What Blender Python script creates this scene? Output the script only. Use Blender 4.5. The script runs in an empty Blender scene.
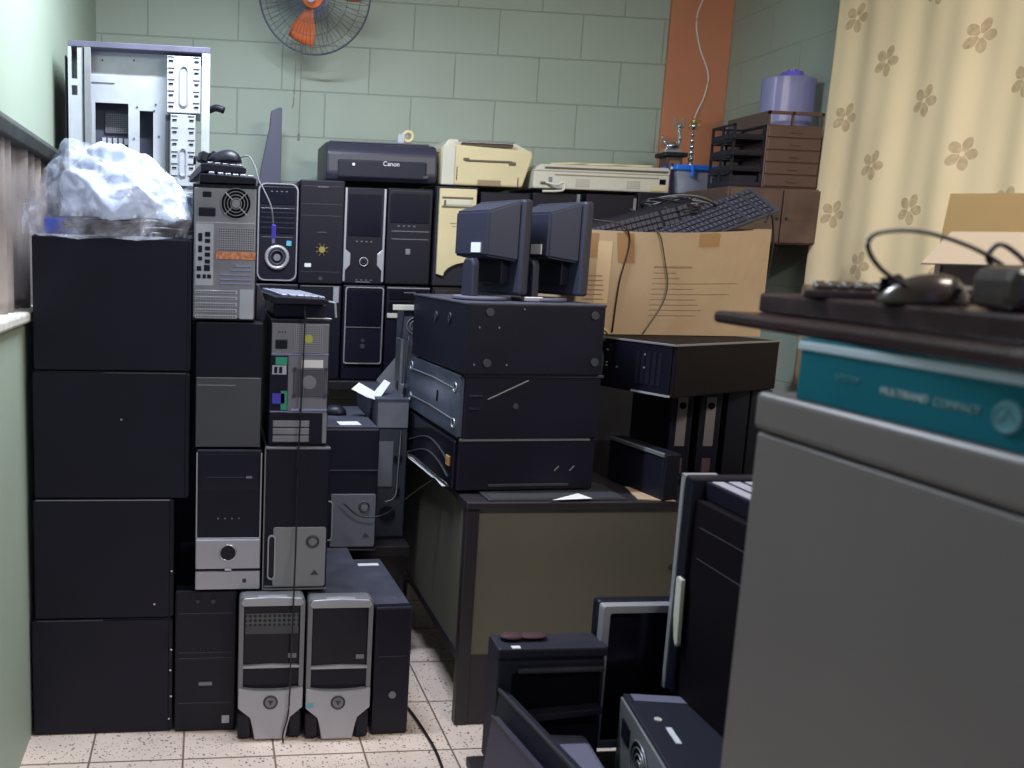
import bpy, bmesh, math, random
from mathutils import Vector, Matrix, noise
random.seed(7)
PI = math.pi
COL = bpy.context.scene.collection

# ------------------------------------------------------------------ materials
MATS = {}
def nodes_of(m):
    m.use_nodes = True
    nt = m.node_tree
    return nt, nt.nodes['Principled BSDF']
def mat(name, col, rough=.5, metal=0., spec=.5, noise_amt=.0, nscale=8., alpha=1., trans=0., emit=None, estr=0., coat=0., bump=0., bscale=200.):
    if name in MATS: return MATS[name]
    m = bpy.data.materials.new(name)
    nt, b = nodes_of(m)
    b.inputs['Base Color'].default_value = (*col, 1)
    b.inputs['Roughness'].default_value = rough
    b.inputs['Metallic'].default_value = metal
    b.inputs['Specular IOR Level'].default_value = spec
    b.inputs['Coat Weight'].default_value = coat
    b.inputs['Alpha'].default_value = alpha
    b.inputs['Transmission Weight'].default_value = trans
    if emit:
        b.inputs['Emission Color'].default_value = (*emit, 1); b.inputs['Emission Strength'].default_value = estr
    if noise_amt or bump:
        tc = nt.nodes.new('ShaderNodeTexCoord')
    if noise_amt:
        n = nt.nodes.new('ShaderNodeTexNoise'); n.inputs['Scale'].default_value = nscale; n.inputs['Detail'].default_value = 5
        nt.links.new(tc.outputs['Object'], n.inputs['Vector'])
        r = nt.nodes.new('ShaderNodeMapRange'); r.inputs['From Min'].default_value = .3; r.inputs['From Max'].default_value = .7
        r.inputs['To Min'].default_value = 1 - noise_amt; r.inputs['To Max'].default_value = 1 + noise_amt
        nt.links.new(n.outputs['Fac'], r.inputs['Value'])
        x = nt.nodes.new('ShaderNodeVectorMath'); x.operation = 'SCALE'; x.inputs[0].default_value = col
        nt.links.new(r.outputs['Result'], x.inputs['Scale']); nt.links.new(x.outputs['Vector'], b.inputs['Base Color'])
    if bump:
        n = nt.nodes.new('ShaderNodeTexNoise'); n.inputs['Scale'].default_value = bscale
        nt.links.new(tc.outputs['Object'], n.inputs['Vector'])
        bp = nt.nodes.new('ShaderNodeBump'); bp.inputs['Strength'].default_value = bump; bp.inputs['Distance'].default_value = .002
        nt.links.new(n.outputs['Fac'], bp.inputs['Height']); nt.links.new(bp.outputs['Normal'], b.inputs['Normal'])
    MATS[name] = m
    return m

def perforated(name, plate, hole, pitch, ratio=.62, metal=.6, plane='xz'):
    """a plate with a square lattice of dark holes"""
    m = bpy.data.materials.new(name); nt, b = nodes_of(m); N = nt.nodes.new; L = nt.links.new
    tc = N('ShaderNodeTexCoord'); sp = N('ShaderNodeSeparateXYZ'); L(tc.outputs['Object'], sp.inputs[0])
    outs = []
    for a in plane.upper():
        d = N('ShaderNodeMath'); d.operation = 'DIVIDE'; L(sp.outputs[a], d.inputs[0]); d.inputs[1].default_value = pitch
        f = N('ShaderNodeMath'); f.operation = 'FRACT'; L(d.outputs[0], f.inputs[0])
        s = N('ShaderNodeMath'); s.operation = 'SUBTRACT'; L(f.outputs[0], s.inputs[0]); s.inputs[1].default_value = .5
        q = N('ShaderNodeMath'); q.operation = 'POWER'; L(s.outputs[0], q.inputs[0]); q.inputs[1].default_value = 2
        outs.append(q)
    ad = N('ShaderNodeMath'); ad.operation = 'ADD'; L(outs[0].outputs[0], ad.inputs[0]); L(outs[1].outputs[0], ad.inputs[1])
    lt = N('ShaderNodeMath'); lt.operation = 'LESS_THAN'; L(ad.outputs[0], lt.inputs[0]); lt.inputs[1].default_value = (ratio / 2) ** 2
    mx = N('ShaderNodeMix'); mx.data_type = 'RGBA'; L(lt.outputs[0], mx.inputs['Factor'])
    mx.inputs['A'].default_value = (*plate, 1); mx.inputs['B'].default_value = (*hole, 1)
    L(mx.outputs['Result'], b.inputs['Base Color'])
    b.inputs['Metallic'].default_value = metal; b.inputs['Roughness'].default_value = .5
    MATS[name] = m
    return m

K = .95
BLACK = mat('black painted steel', (.0085, .0085, .0195), .48, spec=.28, noise_amt=.18, nscale=6)
BLACK2 = mat('black satin plastic', (.0075, .0075, .017), .42, spec=.3)
GLOSS = mat('glossy black plastic', (.007, .007, .014), .2, spec=.35)
DULL = mat('dull charcoal plastic', (.017, .017, .030), .6, spec=.3)
DUSTY = mat('dusty slate painted steel', (.055, .058, .085), .6, spec=.3, noise_amt=.25, nscale=14)
DARKBLUE = mat('dark blue grey plastic', (.026, .028, .052), .45)
CHAR = mat('charcoal metal', (.06, .062, .075), .5, metal=.3)
HOLE = mat('dark hollow', (.005, .005, .008), .8, spec=.1)
SILVER = mat('silver painted plastic', (.44, .45, .50), .34, metal=.45)
SILVERD = mat('dull silver plastic', (.22, .225, .25), .42, metal=.35)
CHROME = mat('bright chrome', (.65, .66, .72), .18, metal=1.)
GALV = mat('galvanised steel', (.30, .31, .33), .42, metal=.55, noise_amt=.2, nscale=9)
GALVW = mat('pale galvanised steel', (.50, .53, .58), .45, metal=.35, noise_amt=.15, nscale=8)
GALVB = mat('blue grey bare steel', (.13, .155, .22), .35, metal=.6, noise_amt=.35, nscale=7)
GREYP = mat('grey plastic door', (.062, .066, .076), .45, noise_amt=.1, nscale=5)
CREAM = mat('aged cream plastic', (.66, .57, .34), .5, noise_amt=.08, nscale=5)
CREAMW = mat('pale ivory plastic', (.60, .58, .50), .5, noise_amt=.08, nscale=5)
CREAMD = mat('shadowed ivory slot', (.12, .10, .07), .6)
WHITEP = mat('white paper', (.72, .72, .74), .7)
LABELW = mat('white label', (.75, .76, .80), .5)
LABELO = mat('orange brown label', (.55, .22, .11), .5, noise_amt=.5, nscale=120)
BLUELAB = mat('cyan sticker', (.12, .42, .62), .4)
GOLD = mat('gold emblem', (.62, .48, .15), .3, metal=.8)
CARD = mat('brown cardboard', (.43, .315, .205), .8, spec=.2, noise_amt=.1, nscale=4)
CARDD = mat('brown cardboard inside', (.36, .25, .12), .85, spec=.2, noise_amt=.1, nscale=4)
TAPE = mat('brown packing tape', (.33, .19, .09), .3)
INK = mat('faded print ink', (.26, .18, .12), .8)
WOODD = mat('dark brown wood', (.013, .010, .012), .5, noise_amt=.3, nscale=10)
WOODM = mat('reddish brown wood', (.10, .06, .048), .5, noise_amt=.3, nscale=12)
DESKP = mat('olive grey laminate', (.115, .111, .088), .55, noise_amt=.08, nscale=3)
DESKB = mat('dark desk edging', (.022, .019, .026), .45)
TEAL = mat('teal printed card', (.000, .115, .155), .55, spec=.2, noise_amt=.06, nscale=5)
FRIDGE = mat('grey enamel', (.150, .134, .131), .42, noise_amt=.05, nscale=2)
BLUEP = mat('bright blue plastic lid', (.03, .20, .85), .35)
CLEARP = mat('cloudy clear plastic', (.60, .66, .80), .35, alpha=.45)
JUGM = mat('translucent blue plastic', (.30, .31, .60), .3, alpha=.66)
JUGC = mat('blue plastic cap', (.14, .11, .60), .35)
ORANGE = mat('orange fan plastic', (.85, .20, .06), .4)
FANW = mat('fan wire', (.09, .10, .17), .4, metal=.3)
FANB = mat('pale blue fan plastic', (.42, .46, .75), .4)
ORWALL = mat('orange painted wall', (.55, .22, .12), .65, noise_amt=.05, nscale=3)
CABLE = mat('black cable rubber', (.012, .012, .016), .4)
CABLEG = mat('grey cable rubber', (.17, .17, .19), .5)
CABLEW = mat('white cable rubber', (.75, .76, .74), .5)
USBB = mat('violet blue plug', (.07, .06, .55), .35)
YEL = mat('yellow green hub', (.45, .46, .08), .5)
GREENB = mat('green port block', (.03, .30, .20), .5)
BROWNT = mat('dark brown tray plastic', (.10, .055, .045), .4)
DKPURP = mat('dark mauve plastic', (.055, .045, .075), .45)
LAV = mat('lavender grey plastic', (.17, .165, .235), .45)
KEYM = mat('keyboard keys', (.035, .037, .055), .4)
KEYG = mat('grey blue keys', (.16, .17, .24), .4)
REDBLK = mat('reddish black gloss', (.007, .005, .0075), .55, spec=.12)
MAHOG = mat('glossy mahogany plastic', (.030, .017, .018), .24, spec=.5, noise_amt=.4, nscale=14)
BLKLAM = mat('matt black back panel', (.03, .028, .045), .6)
PERF = perforated('perforated steel', (.36, .37, .40), (.02, .02, .03), .0062)
PERFD = perforated('dark perforated steel', (.16, .165, .19), (.015, .015, .02), .0062)
PERFB = perforated('perforated black front', (.10, .11, .12), (.012, .013, .016), .014, .7, .2)
PERFI = perforated('ivory speaker holes', (.60, .58, .50), (.05, .05, .05), .009, .55, 0)
CYANISH = mat('plum grey plastic', (.06, .05, .085), .5)

# ------------------------------------------------------------------ mesh builder
class MB:
    def __init__(s): s.bm = bmesh.new()
    def _add(s, bm2, M=None):
        me = bpy.data.meshes.new('tmp'); bm2.to_mesh(me); bm2.free()
        if M is not None: me.transform(M)
        s.bm.from_mesh(me); bpy.data.meshes.remove(me)
    def box(s, x0, x1, y0, y1, z0, z1, bev=0., seg=2, M=None):
        b = bmesh.new(); bmesh.ops.create_cube(b, size=1)
        for v in b.verts: v.co = Vector(((x0+x1)/2 + v.co.x*(x1-x0), (y0+y1)/2 + v.co.y*(y1-y0), (z0+z1)/2 + v.co.z*(z1-z0)))
        if bev: bmesh.ops.bevel(b, geom=b.edges[:], offset=min(bev, .49*min(abs(x1-x0), abs(y1-y0), abs(z1-z0))), segments=seg, affect='EDGES', profile=.5)
        s._add(b, M); return s
    def cyl(s, c, axis, r, h, r2=None, seg=24, M=None):
        b = bmesh.new(); bmesh.ops.create_cone(b, cap_ends=True, segments=seg, radius1=r, radius2=r if r2 is None else r2, depth=h)
        R = {'x': Matrix.Rotation(PI/2, 4, 'Y'), 'y': Matrix.Rotation(-PI/2, 4, 'X'), 'z': Matrix.Identity(4)}[axis] if isinstance(axis, str) else Vector(axis).to_track_quat('Z', 'Y').to_matrix().to_4x4()
        T = Matrix.Translation(Vector(c)) @ R
        s._add(b, T if M is None else M @ T); return s
    def sphere(s, c, r, sc=(1, 1, 1), seg=20, M=None):
        b = bmesh.new(); bmesh.ops.create_uvsphere(b, u_segments=seg, v_segments=seg//2+2, radius=r)
        T = Matrix.Translation(Vector(c)) @ Matrix.Diagonal((*sc, 1))
        s._add(b, T if M is None else M @ T); return s
    def torus(s, c, axis, R, r, seg=32, rs=8, sc=(1, 1), M=None):
        b = bmesh.new(); rings = []
        for i in range(seg):
            a = 2*PI*i/seg; ring = []
            for j in range(rs):
                t = 2*PI*j/rs; q = R + r*math.cos(t)
                ring.append(b.verts.new((q*math.cos(a)*sc[0], q*math.sin(a)*sc[1], r*math.sin(t))))
            rings.append(ring)
        for i in range(seg):
            for j in range(rs):
                b.faces.new((rings[i][j], rings[(i+1) % seg][j], rings[(i+1) % seg][(j+1) % rs], rings[i][(j+1) % rs]))
        Rm = {'x': Matrix.Rotation(PI/2, 4, 'Y'), 'y': Matrix.Rotation(PI/2, 4, 'X'), 'z': Matrix.Identity(4)}[axis] if isinstance(axis, str) else Vector(axis).to_track_quat('Z', 'Y').to_matrix().to_4x4()
        T = Matrix.Translation(Vector(c)) @ Rm
        s._add(b, T if M is None else M @ T); return s
    def prism(s, pts, a0, a1, plane='xz', bev=0., M=None):
        """polygon pts in a plane, extruded along the third axis from a0 to a1"""
        b = bmesh.new()
        def P(p, a): return {'xz': (p[0], a, p[1]), 'xy': (p[0], p[1], a), 'yz': (a, p[0], p[1])}[plane]
        A = [b.verts.new(P(p, a0)) for p in pts]; B = [b.verts.new(P(p, a1)) for p in pts]
        n = len(pts); b.faces.new(A); b.faces.new(B[::-1])
        for i in range(n): b.faces.new((A[i], B[i], B[(i+1) % n], A[(i+1) % n]))
        bmesh.ops.recalc_face_normals(b, faces=b.faces[:])
        if bev: bmesh.ops.bevel(b, geom=b.edges[:], offset=bev, segments=2, affect='EDGES', profile=.5)
        s._add(b, M); return s
    def tube(s, pts, r, seg=8, smooth=True):
        pts = [Vector(p) for p in pts]
        if smooth and len(pts) > 2: pts = catmull(pts)
        b = bmesh.new(); rings = []
        up = Vector((0, 0, 1))
        for i, p in enumerate(pts):
            t = (pts[min(i+1, len(pts)-1)] - pts[max(i-1, 0)])
            if t.length < 1e-9: t = Vector((0, 0, 1))
            t.normalize()
            u = t.cross(up)
            if u.length < .05: u = t.cross(Vector((1, 0, 0)))
            u.normalize(); w = t.cross(u)
            rings.append([b.verts.new(p + r*(math.cos(2*PI*j/seg)*u + math.sin(2*PI*j/seg)*w)) for j in range(seg)])
        for i in range(len(rings)-1):
            for j in range(seg): b.faces.new((rings[i][j], rings[i+1][j], rings[i+1][(j+1) % seg], rings[i][(j+1) % seg]))
        b.faces.new(rings[0][::-1]); b.faces.new(rings[-1])
        bmesh.ops.recalc_face_normals(b, faces=b.faces[:])
        s._add(b); return s
    def build(s, name, m, parent=None, smooth=False, loc=None, rz=0.):
        me = bpy.data.meshes.new(name); s.bm.to_mesh(me); s.bm.free()
        me.materials.append(m)
        if smooth:
            for p in me.polygons: p.use_smooth = True
        o = bpy.data.objects.new(name, me); COL.objects.link(o)
        if parent: o.parent = parent
        if loc is not None: o.location = loc
        if rz: o.rotation_euler[2] = rz
        return o
def catmull(p, n=7):
    out = []
    q = [p[0]*2-p[1]] + p + [p[-1]*2-p[-2]]
    for i in range(1, len(q)-2):
        for k in range(n):
            t = k/n
            out.append(.5*((2*q[i]) + (q[i+1]-q[i-1])*t + (2*q[i-1]-5*q[i]+4*q[i+1]-q[i+2])*t*t + (3*q[i]-q[i-1]-3*q[i+1]+q[i+2])*t**3))
    out.append(p[-1]); return out
def rrect(x0, x1, z0, z1, r, n=5):
    pts = []
    for cx, cz, a0 in ((x1-r, z1-r, 0), (x0+r, z1-r, 90), (x0+r, z0+r, 180), (x1-r, z0+r, 270)):
        for k in range(n+1):
            a = math.radians(a0 + 90*k/n); pts.append((cx + r*math.cos(a), cz + r*math.sin(a)))
    return pts
def thing(name, label, cat, loc=(0, 0, 0), rz=0., group=None, kind=None):
    o = bpy.data.objects.new(name, None); COL.objects.link(o); o.location = loc; o.rotation_euler[2] = rz
    o.empty_display_size = .05
    return tag(o, label, cat, group, kind)
def tag(o, label, cat, group=None, kind=None):
    o['label'] = label; o['category'] = cat
    if group: o['group'] = group
    if kind: o['kind'] = kind
    return o
def struct(o): o['kind'] = 'structure'; return o
def lettering(text, size, m, parent, loc, rot=(PI/2, 0, 0), name='lettering', align='CENTER', label=None):
    c = bpy.data.curves.new(name, 'FONT'); c.body = text; c.size = size; c.extrude = .0004; c.align_x = align; c.align_y = 'CENTER'
    c.materials.append(m)
    tmp = bpy.data.objects.new('tmp', c); me = bpy.data.meshes.new_from_object(tmp); bpy.data.objects.remove(tmp)
    if not me.materials: me.materials.append(m)
    o = bpy.data.objects.new(name, me); COL.objects.link(o); o.parent = parent; o.location = loc; o.rotation_euler = rot
    if label: o['label'] = label
    return o
def outline(pts, t, closed=True):
    """inner offset loop by scaling about the centre"""
    cx = (min(p[0] for p in pts)+max(p[0] for p in pts))/2; cz = (min(p[1] for p in pts)+max(p[1] for p in pts))/2
    w = max(p[0] for p in pts)-cx; h = max(p[1] for p in pts)-cz
    return [(cx+(p[0]-cx)*(w-t)/w, cz+(p[1]-cz)*(h-t)/h) for p in pts]
def frame_mb(mb, pts, t, y0, y1):
    inn = outline(pts, t); n = len(pts); b = bmesh.new()
    R = [[b.verts.new((p[0], y, p[1])) for p in L] for L in (pts, inn) for y in (y0, y1)]
    o0, o1, i0, i1 = R
    for k in range(n):
        j = (k+1) % n
        for A, B in ((o0, o1), (o1, i1), (i1, i0), (i0, o0)): b.faces.new((A[k], A[j], B[j], B[k]))
    bmesh.ops.recalc_face_normals(b, faces=b.faces[:]); mb._add(b); return mb

# ------------------------------------------------------------------ camera
cam = bpy.data.cameras.new('camera'); co = bpy.data.objects.new('camera', cam); COL.objects.link(co)
R0 = (0.9938523, -0.1070508, 0.0282434); R1 = (0.0116486, -0.1525790, -0.9882226); R2 = (0.1100994, 0.9824763, -0.1503940)
Mc = Matrix(((R0[0], -R1[0], -R2[0], 0), (R0[1], -R1[1], -R2[1], 0), (R0[2], -R1[2], -R2[2], 0), (0, 0, 0, 1)))
co.matrix_world = Matrix.Translation((0, 0, 1.42)) @ Mc
cam.sensor_width = 36; cam.lens = 850/1024*36; cam.shift_x = .2064; cam.clip_start = .05
cam.dof.use_dof = True; cam.dof.focus_distance = 2.7; cam.dof.aperture_fstop = 3.0
bpy.context.scene.camera = co

# ------------------------------------------------------------------ room
def wall_material(name, axis, off, col=(.40, .47, .405), scale_dirt=.06, soft=.74):
    m = bpy.data.materials.new(name); nt, b = nodes_of(m); N = nt.nodes.new; L = nt.links.new
    tc = N('ShaderNodeTexCoord'); sp = N('ShaderNodeSeparateXYZ'); L(tc.outputs['Object'], sp.inputs[0])
    ax = N('ShaderNodeMath'); ax.operation = 'ADD'; L(sp.outputs[axis], ax.inputs[0]); ax.inputs[1].default_value = off
    az = N('ShaderNodeMath'); az.operation = 'ADD'; L(sp.outputs['Z'], az.inputs[0]); az.inputs[1].default_value = .2025*12-1.952
    cb = N('ShaderNodeCombineXYZ'); L(ax.outputs[0], cb.inputs[0]); L(az.outputs[0], cb.inputs[1])
    br = N('ShaderNodeTexBrick'); L(cb.outputs[0], br.inputs['Vector'])
    br.inputs['Scale'].default_value = 1; br.inputs['Brick Width'].default_value = .4; br.inputs['Row Height'].default_value = .2025
    br.inputs['Mortar Size'].default_value = .0038; br.inputs['Mortar Smooth'].default_value = .6
    br.offset = .5; br.offset_frequency = 2
    br.inputs['Color1'].default_value = (*col, 1); br.inputs['Color2'].default_value = (*[c*.96 for c in col], 1); br.inputs['Mortar'].default_value = (*[c*soft for c in col], 1)
    n = N('ShaderNodeTexNoise'); n.inputs['Scale'].default_value = 2.5; n.inputs['Detail'].default_value = 6; L(tc.outputs['Object'], n.inputs['Vector'])
    mr = N('ShaderNodeMapRange'); mr.inputs['To Min'].default_value = 1-scale_dirt*2; mr.inputs['To Max'].default_value = 1+scale_dirt; L(n.outputs['Fac'], mr.inputs['Value'])
    sc = N('ShaderNodeVectorMath'); sc.operation = 'SCALE'; L(br.outputs['Color'], sc.inputs[0]); L(mr.outputs['Result'], sc.inputs['Scale'])
    L(sc.outputs['Vector'], b.inputs['Base Color'])
    b.inputs['Roughness'].default_value = .55; b.inputs['Specular IOR Level'].default_value = .35
    n2 = N('ShaderNodeTexNoise'); n2.inputs['Scale'].default_value = 60; L(tc.outputs['Object'], n2.inputs['Vector'])
    h = N('ShaderNodeMath'); h.operation = 'MULTIPLY_ADD'; L(br.outputs['Fac'], h.inputs[0]); h.inputs[1].default_value = -1.; 
    h2 = N('ShaderNodeMath'); h2.operation = 'MULTIPLY'; L(n2.outputs['Fac'], h2.inputs[0]); h2.inputs[1].default_value = .12; L(h2.outputs[0], h.inputs[2])
    bp = N('ShaderNodeBump'); bp.inputs['Strength'].default_value = .6; bp.inputs['Distance'].default_value = .004
    L(h.outputs[0], bp.inputs['Height']); L(bp.outputs['Normal'], b.inputs['Normal'])
    return m
XL, XR, YB, ZC = -.50, 2.45, 4.0, 2.80
WB = wall_material('green painted block wall', 'X', -.923+.2+.4*4)
WR = wall_material('green painted block wall side', 'Y', .12+.4*4, soft=.94)
WL = mat('pale green plaster', (.34, .41, .33), .6, noise_amt=.05, nscale=2)
struct(MB().box(XL-.15, XR+.15, YB, YB+.15, 0, ZC).build('wall_back', WB))
struct(MB().box(XR, XR+.15, -.6, YB, 0, ZC).build('wall_right', WR))
# left wall with the window opening Y 1.3..2.97, z 1.24..1.78
w = MB()
w.box(XL-.15, XL, -.6, 1.3, 0, ZC); w.box(XL-.15, XL, 2.97, YB, 0, ZC); w.box(XL-.15, XL, 1.3, 2.97, 0, 1.215); w.box(XL-.15, XL, 1.3, 2.97, 1.735, ZC)
struct(w.build('wall_left', WL))
struct(MB().box(XL-.15, XR+.15, -.6, YB+.15, ZC, ZC+.1).build('ceiling', mat('ceiling paint', (.55, .58, .56), .7)))
# floor tiles
m = bpy.data.materials.new('terrazzo tile floor'); nt, b = nodes_of(m); N = nt.nodes.new; L = nt.links.new
tc = N('ShaderNodeTexCoord'); br = N('ShaderNodeTexBrick'); mp = N('ShaderNodeMapping'); L(tc.outputs['Object'], mp.inputs[0]); L(mp.outputs[0], br.inputs['Vector'])
mp.inputs['Location'].default_value = (.054+.26*4, -2.236+.27*12, 0)
br.offset = 0; br.inputs['Scale'].default_value = 1; br.inputs['Brick Width'].default_value = .26; br.inputs['Row Height'].default_value = .27
br.inputs['Mortar Size'].default_value = .0035; br.inputs['Mortar Smooth'].default_value = .3
br.inputs['Color1'].default_value = (.78, .64, .56, 1); br.inputs['Color2'].default_value = (.72, .59, .52, 1); br.inputs['Mortar'].default_value = (.20, .14, .11, 1)
cur = br.outputs['Color']
for scl, th, colr in ((75, .26, (.13, .13, .15)), (48, .17, (.20, .17, .16)), (110, .3, (.32, .25, .22))):
    v = N('ShaderNodeTexVoronoi'); v.inputs['Scale'].default_value = scl; L(tc.outputs['Object'], v.inputs['Vector'])
    nz = N('ShaderNodeTexNoise'); nz.inputs['Scale'].default_value = 9+scl/9; L(tc.outputs['Object'], nz.inputs['Vector'])
    mm = N('ShaderNodeMath'); mm.operation = 'MULTIPLY'; L(nz.outputs['Fac'], mm.inputs[0]); mm.inputs[1].default_value = th*1.7
    lt = N('ShaderNodeMath'); lt.operation = 'LESS_THAN'; L(v.outputs['Distance'], lt.inputs[0]); L(mm.outputs[0], lt.inputs[1])
    sp = N('ShaderNodeSeparateColor'); L(v.outputs['Color'], sp.inputs[0])
    l2 = N('ShaderNodeMath'); l2.operation = 'LESS_THAN'; L(sp.outputs[0], l2.inputs[0]); l2.inputs[1].default_value = .5
    m2 = N('ShaderNodeMath'); m2.operation = 'MULTIPLY'; L(lt.outputs[0], m2.inputs[0]); L(l2.outputs[0], m2.inputs[1])
    mx = N('ShaderNodeMix'); mx.data_type = 'RGBA'; L(m2.outputs[0], mx.inputs['Factor']); L(cur, mx.inputs['A']); mx.inputs['B'].default_value = (*colr, 1)
    cur = mx.outputs['Result']
nz = N('ShaderNodeTexNoise'); nz.inputs['Scale'].default_value = 5; nz.inputs['Detail'].default_value = 6; L(tc.outputs['Object'], nz.inputs['Vector'])
mr = N('ShaderNodeMapRange'); mr.inputs['To Min'].default_value = .7; mr.inputs['To Max'].default_value = 1.2; L(nz.outputs['Fac'], mr.inputs['Value'])
sc = N('ShaderNodeVectorMath'); sc.operation = 'SCALE'; L(cur, sc.inputs[0]); L(mr.outputs['Result'], sc.inputs['Scale']); L(sc.outputs['Vector'], b.inputs['Base Color'])
b.inputs['Roughness'].default_value = .35
struct(MB().box(XL-.15, XR+.15, -.6, YB+.15, -.1, 0).build('floor', m))
# orange painted pilaster in the corner of the back wall
struct(MB().box(2.14, XR-.001, YB-.02, YB-.0005, 0, ZC-.001, .003).build('trim_1', ORWALL))
# window on the left wall
wn = struct(thing('window_1', 'window', 'window', (XL, 1.3, 1.215)))
del wn['label']; del wn['category']
MB().prism([(-.04, .478), (-.04, .520), (.012, .520), (.018, .505), (.004, .478)], -.02, 1.665, 'xz', bev=.003).build('window_frame', mat('dark green window hood', (.06, .07, .065), .6, noise_amt=.3, nscale=20), wn)
MB().box(-.10, .02, 0, 1.67, .0, .03, .008).build('window_sill', mat('chipped white sill', (.62, .60, .55), .6, noise_amt=.2, nscale=30), wn)
g = MB()
for k in range(9):
    y = .09 + k*.185
    g.box(-.10, -.085, y-.006, y+.006, .03, .50)
g.build('window_bars', mat('old window bar', (.16, .13, .11), .6), wn)
# hanging dusty plastic sheet that covers the opening, gathered in folds
b2 = bmesh.new(); ny, nz_ = 150, 14; V = []
for i in range(ny+1):
    y = i/ny*1.66
    V.append([b2.verts.new((-.035+.016*math.sin(y*38+math.sin(y*9)*2)+.008*math.sin(y*91), y, .03+.47*j/nz_)) for j in range(nz_+1)])
for i in range(ny):
    for j in range(nz_): b2.faces.new((V[i][j], V[i+1][j], V[i+1][j+1], V[i][j+1]))
s = MB(); s._add(b2)
sheet = s.build('window_sheet', mat('dusty brown plastic sheet', (.25, .215, .20), .5, noise_amt=.45, nscale=5), wn, smooth=True)
so = sheet.modifiers.new('thick', 'SOLIDIFY'); so.thickness = .002

# curtain on the right wall
def curtain_material():
    m = bpy.data.materials.new('cream curtain with brown leaf motifs'); nt, b = nodes_of(m); N = nt.nodes.new; L = nt.links.new
    uv = N('ShaderNodeUVMap'); sp = N('ShaderNodeSeparateXYZ'); L(uv.outputs['UV'], sp.inputs[0])
    def M(op, a, bb=None, c=None):
        n = N('ShaderNodeMath'); n.operation = op
        for i, x in enumerate((a, bb, c)):
            if x is None: continue
            if isinstance(x, (int, float)): n.inputs[i].default_value = x
            else: L(x, n.inputs[i])
        return n.outputs[0]
    masks = []
    for (oy, oz) in ((3.095, 1.99), (2.913, 1.797)):
        fy = M('SUBTRACT', M('FRACT', M('ADD', M('DIVIDE', M('SUBTRACT', sp.outputs[0], oy), .366), 20.5)), .5)
        fz = M('SUBTRACT', M('FRACT', M('ADD', M('DIVIDE', M('SUBTRACT', sp.outputs[1], oz), .358), 20.5)), .5)
        x = M('MULTIPLY', fy, .366); z = M('MULTIPLY', fz, .358)
        r = M('SQRT', M('ADD', M('MULTIPLY', x, x), M('MULTIPLY', z, z)))
        th = M('ARCTAN2', z, x)
        pet = M('ABSOLUTE', M('COSINE', M('MULTIPLY', M('ADD', th, .5), 2.5)))
        rad = M('MULTIPLY_ADD', pet, .028, .026)
        inside = M('LESS_THAN', r, rad)
        gap = M('GREATER_THAN', pet, .16)
        out = M('GREATER_THAN', r, .008)
        masks.append(M('MULTIPLY', M('MULTIPLY', inside, gap), out))
    mk = M('MAXIMUM', masks[0], masks[1])
    tc = N('ShaderNodeTexCoord'); nz = N('ShaderNodeTexNoise'); nz.inputs['Scale'].default_value = 60; L(tc.outputs['Object'], nz.inputs['Vector'])
    mk = M('MULTIPLY', mk, M('MULTIPLY_ADD', nz.outputs['Fac'], .8, .15))
    mx = N('ShaderNodeMix'); mx.data_type = 'RGBA'; L(mk, mx.inputs['Factor'])
    mx.inputs['A'].default_value = (.93, .75, .48, 1); mx.inputs['B'].default_value = (.42, .27, .14, 1)
    wv = N('ShaderNodeTexNoise'); wv.inputs['Scale'].default_value = 3; L(tc.outputs['Object'], wv.inputs['Vector'])
    mr = N('ShaderNodeMapRange'); mr.inputs['To Min'].default_value = .9; mr.inputs['To Max'].default_value = 1.06; L(wv.outputs['Fac'], mr.inputs['Value'])
    sc = N('ShaderNodeVectorMath'); sc.operation = 'SCALE'; L(mx.outputs['Result'], sc.inputs[0]); L(mr.outputs['Result'], sc.inputs['Scale'])
    L(sc.outputs['Vector'], b.inputs['Base Color']); b.inputs['Roughness'].default_value = .8
    b.inputs['Specular IOR Level'].default_value = .15
    return m
bm = bmesh.new(); uvl = bm.loops.layers.uv.new('UVMap'); ny, nz_ = 260, 30; V = []
y0c, y1c, z0c, z1c = 1.35, 3.19, .95, 2.72
for i in range(ny+1):
    y = y0c+(y1c-y0c)*i/ny; V.append([])
    for j in range(nz_+1):
        z = z0c+(z1c-z0c)*j/nz_
        amp = .005+.007*(1-j/nz_)
        dx = amp*math.sin(y*21+.6*math.sin(z*1.7)) + .003*math.sin(y*47+z)
        V[-1].append(bm.verts.new((2.385+dx, y+.004*math.sin(z*5), z)))
for i in range(ny):
    for j in range(nz_):
        f = bm.faces.new((V[i][j], V[i+1][j], V[i+1][j+1], V[i][j+1])); f.smooth = True
        for lp, (a, c) in zip(f.loops, ((i, j), (i+1, j), (i+1, j+1), (i, j+1))):
            lp[uvl].uv = (y0c+(y1c-y0c)*a/ny, z0c+(z1c-z0c)*c/nz_)
me = bpy.data.meshes.new('curtain'); bm.to_mesh(me); bm.free(); me.materials.append(curtain_material())
cu = bpy.data.objects.new('curtain', me); COL.objects.link(cu)
cr = thing('curtain', 'cream curtain with brown leaf motifs hanging on the right wall', 'curtain', (0, 0, 0))
cu.name = 'curtain_cloth'; cu.parent = cr; so = cu.modifiers.new('thick', 'SOLIDIFY'); so.thickness = .0015
MB().tube([(2.405, 1.25, 2.735), (2.405, 3.3, 2.735)], .011, smooth=False).build('curtain_rod', SILVERD, cr)
for y in (1.3, 3.25): MB().box(2.395, 2.449, y-.01, y+.01, 2.725, 2.745).build('rod_bracket', SILVERD, cr)

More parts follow.
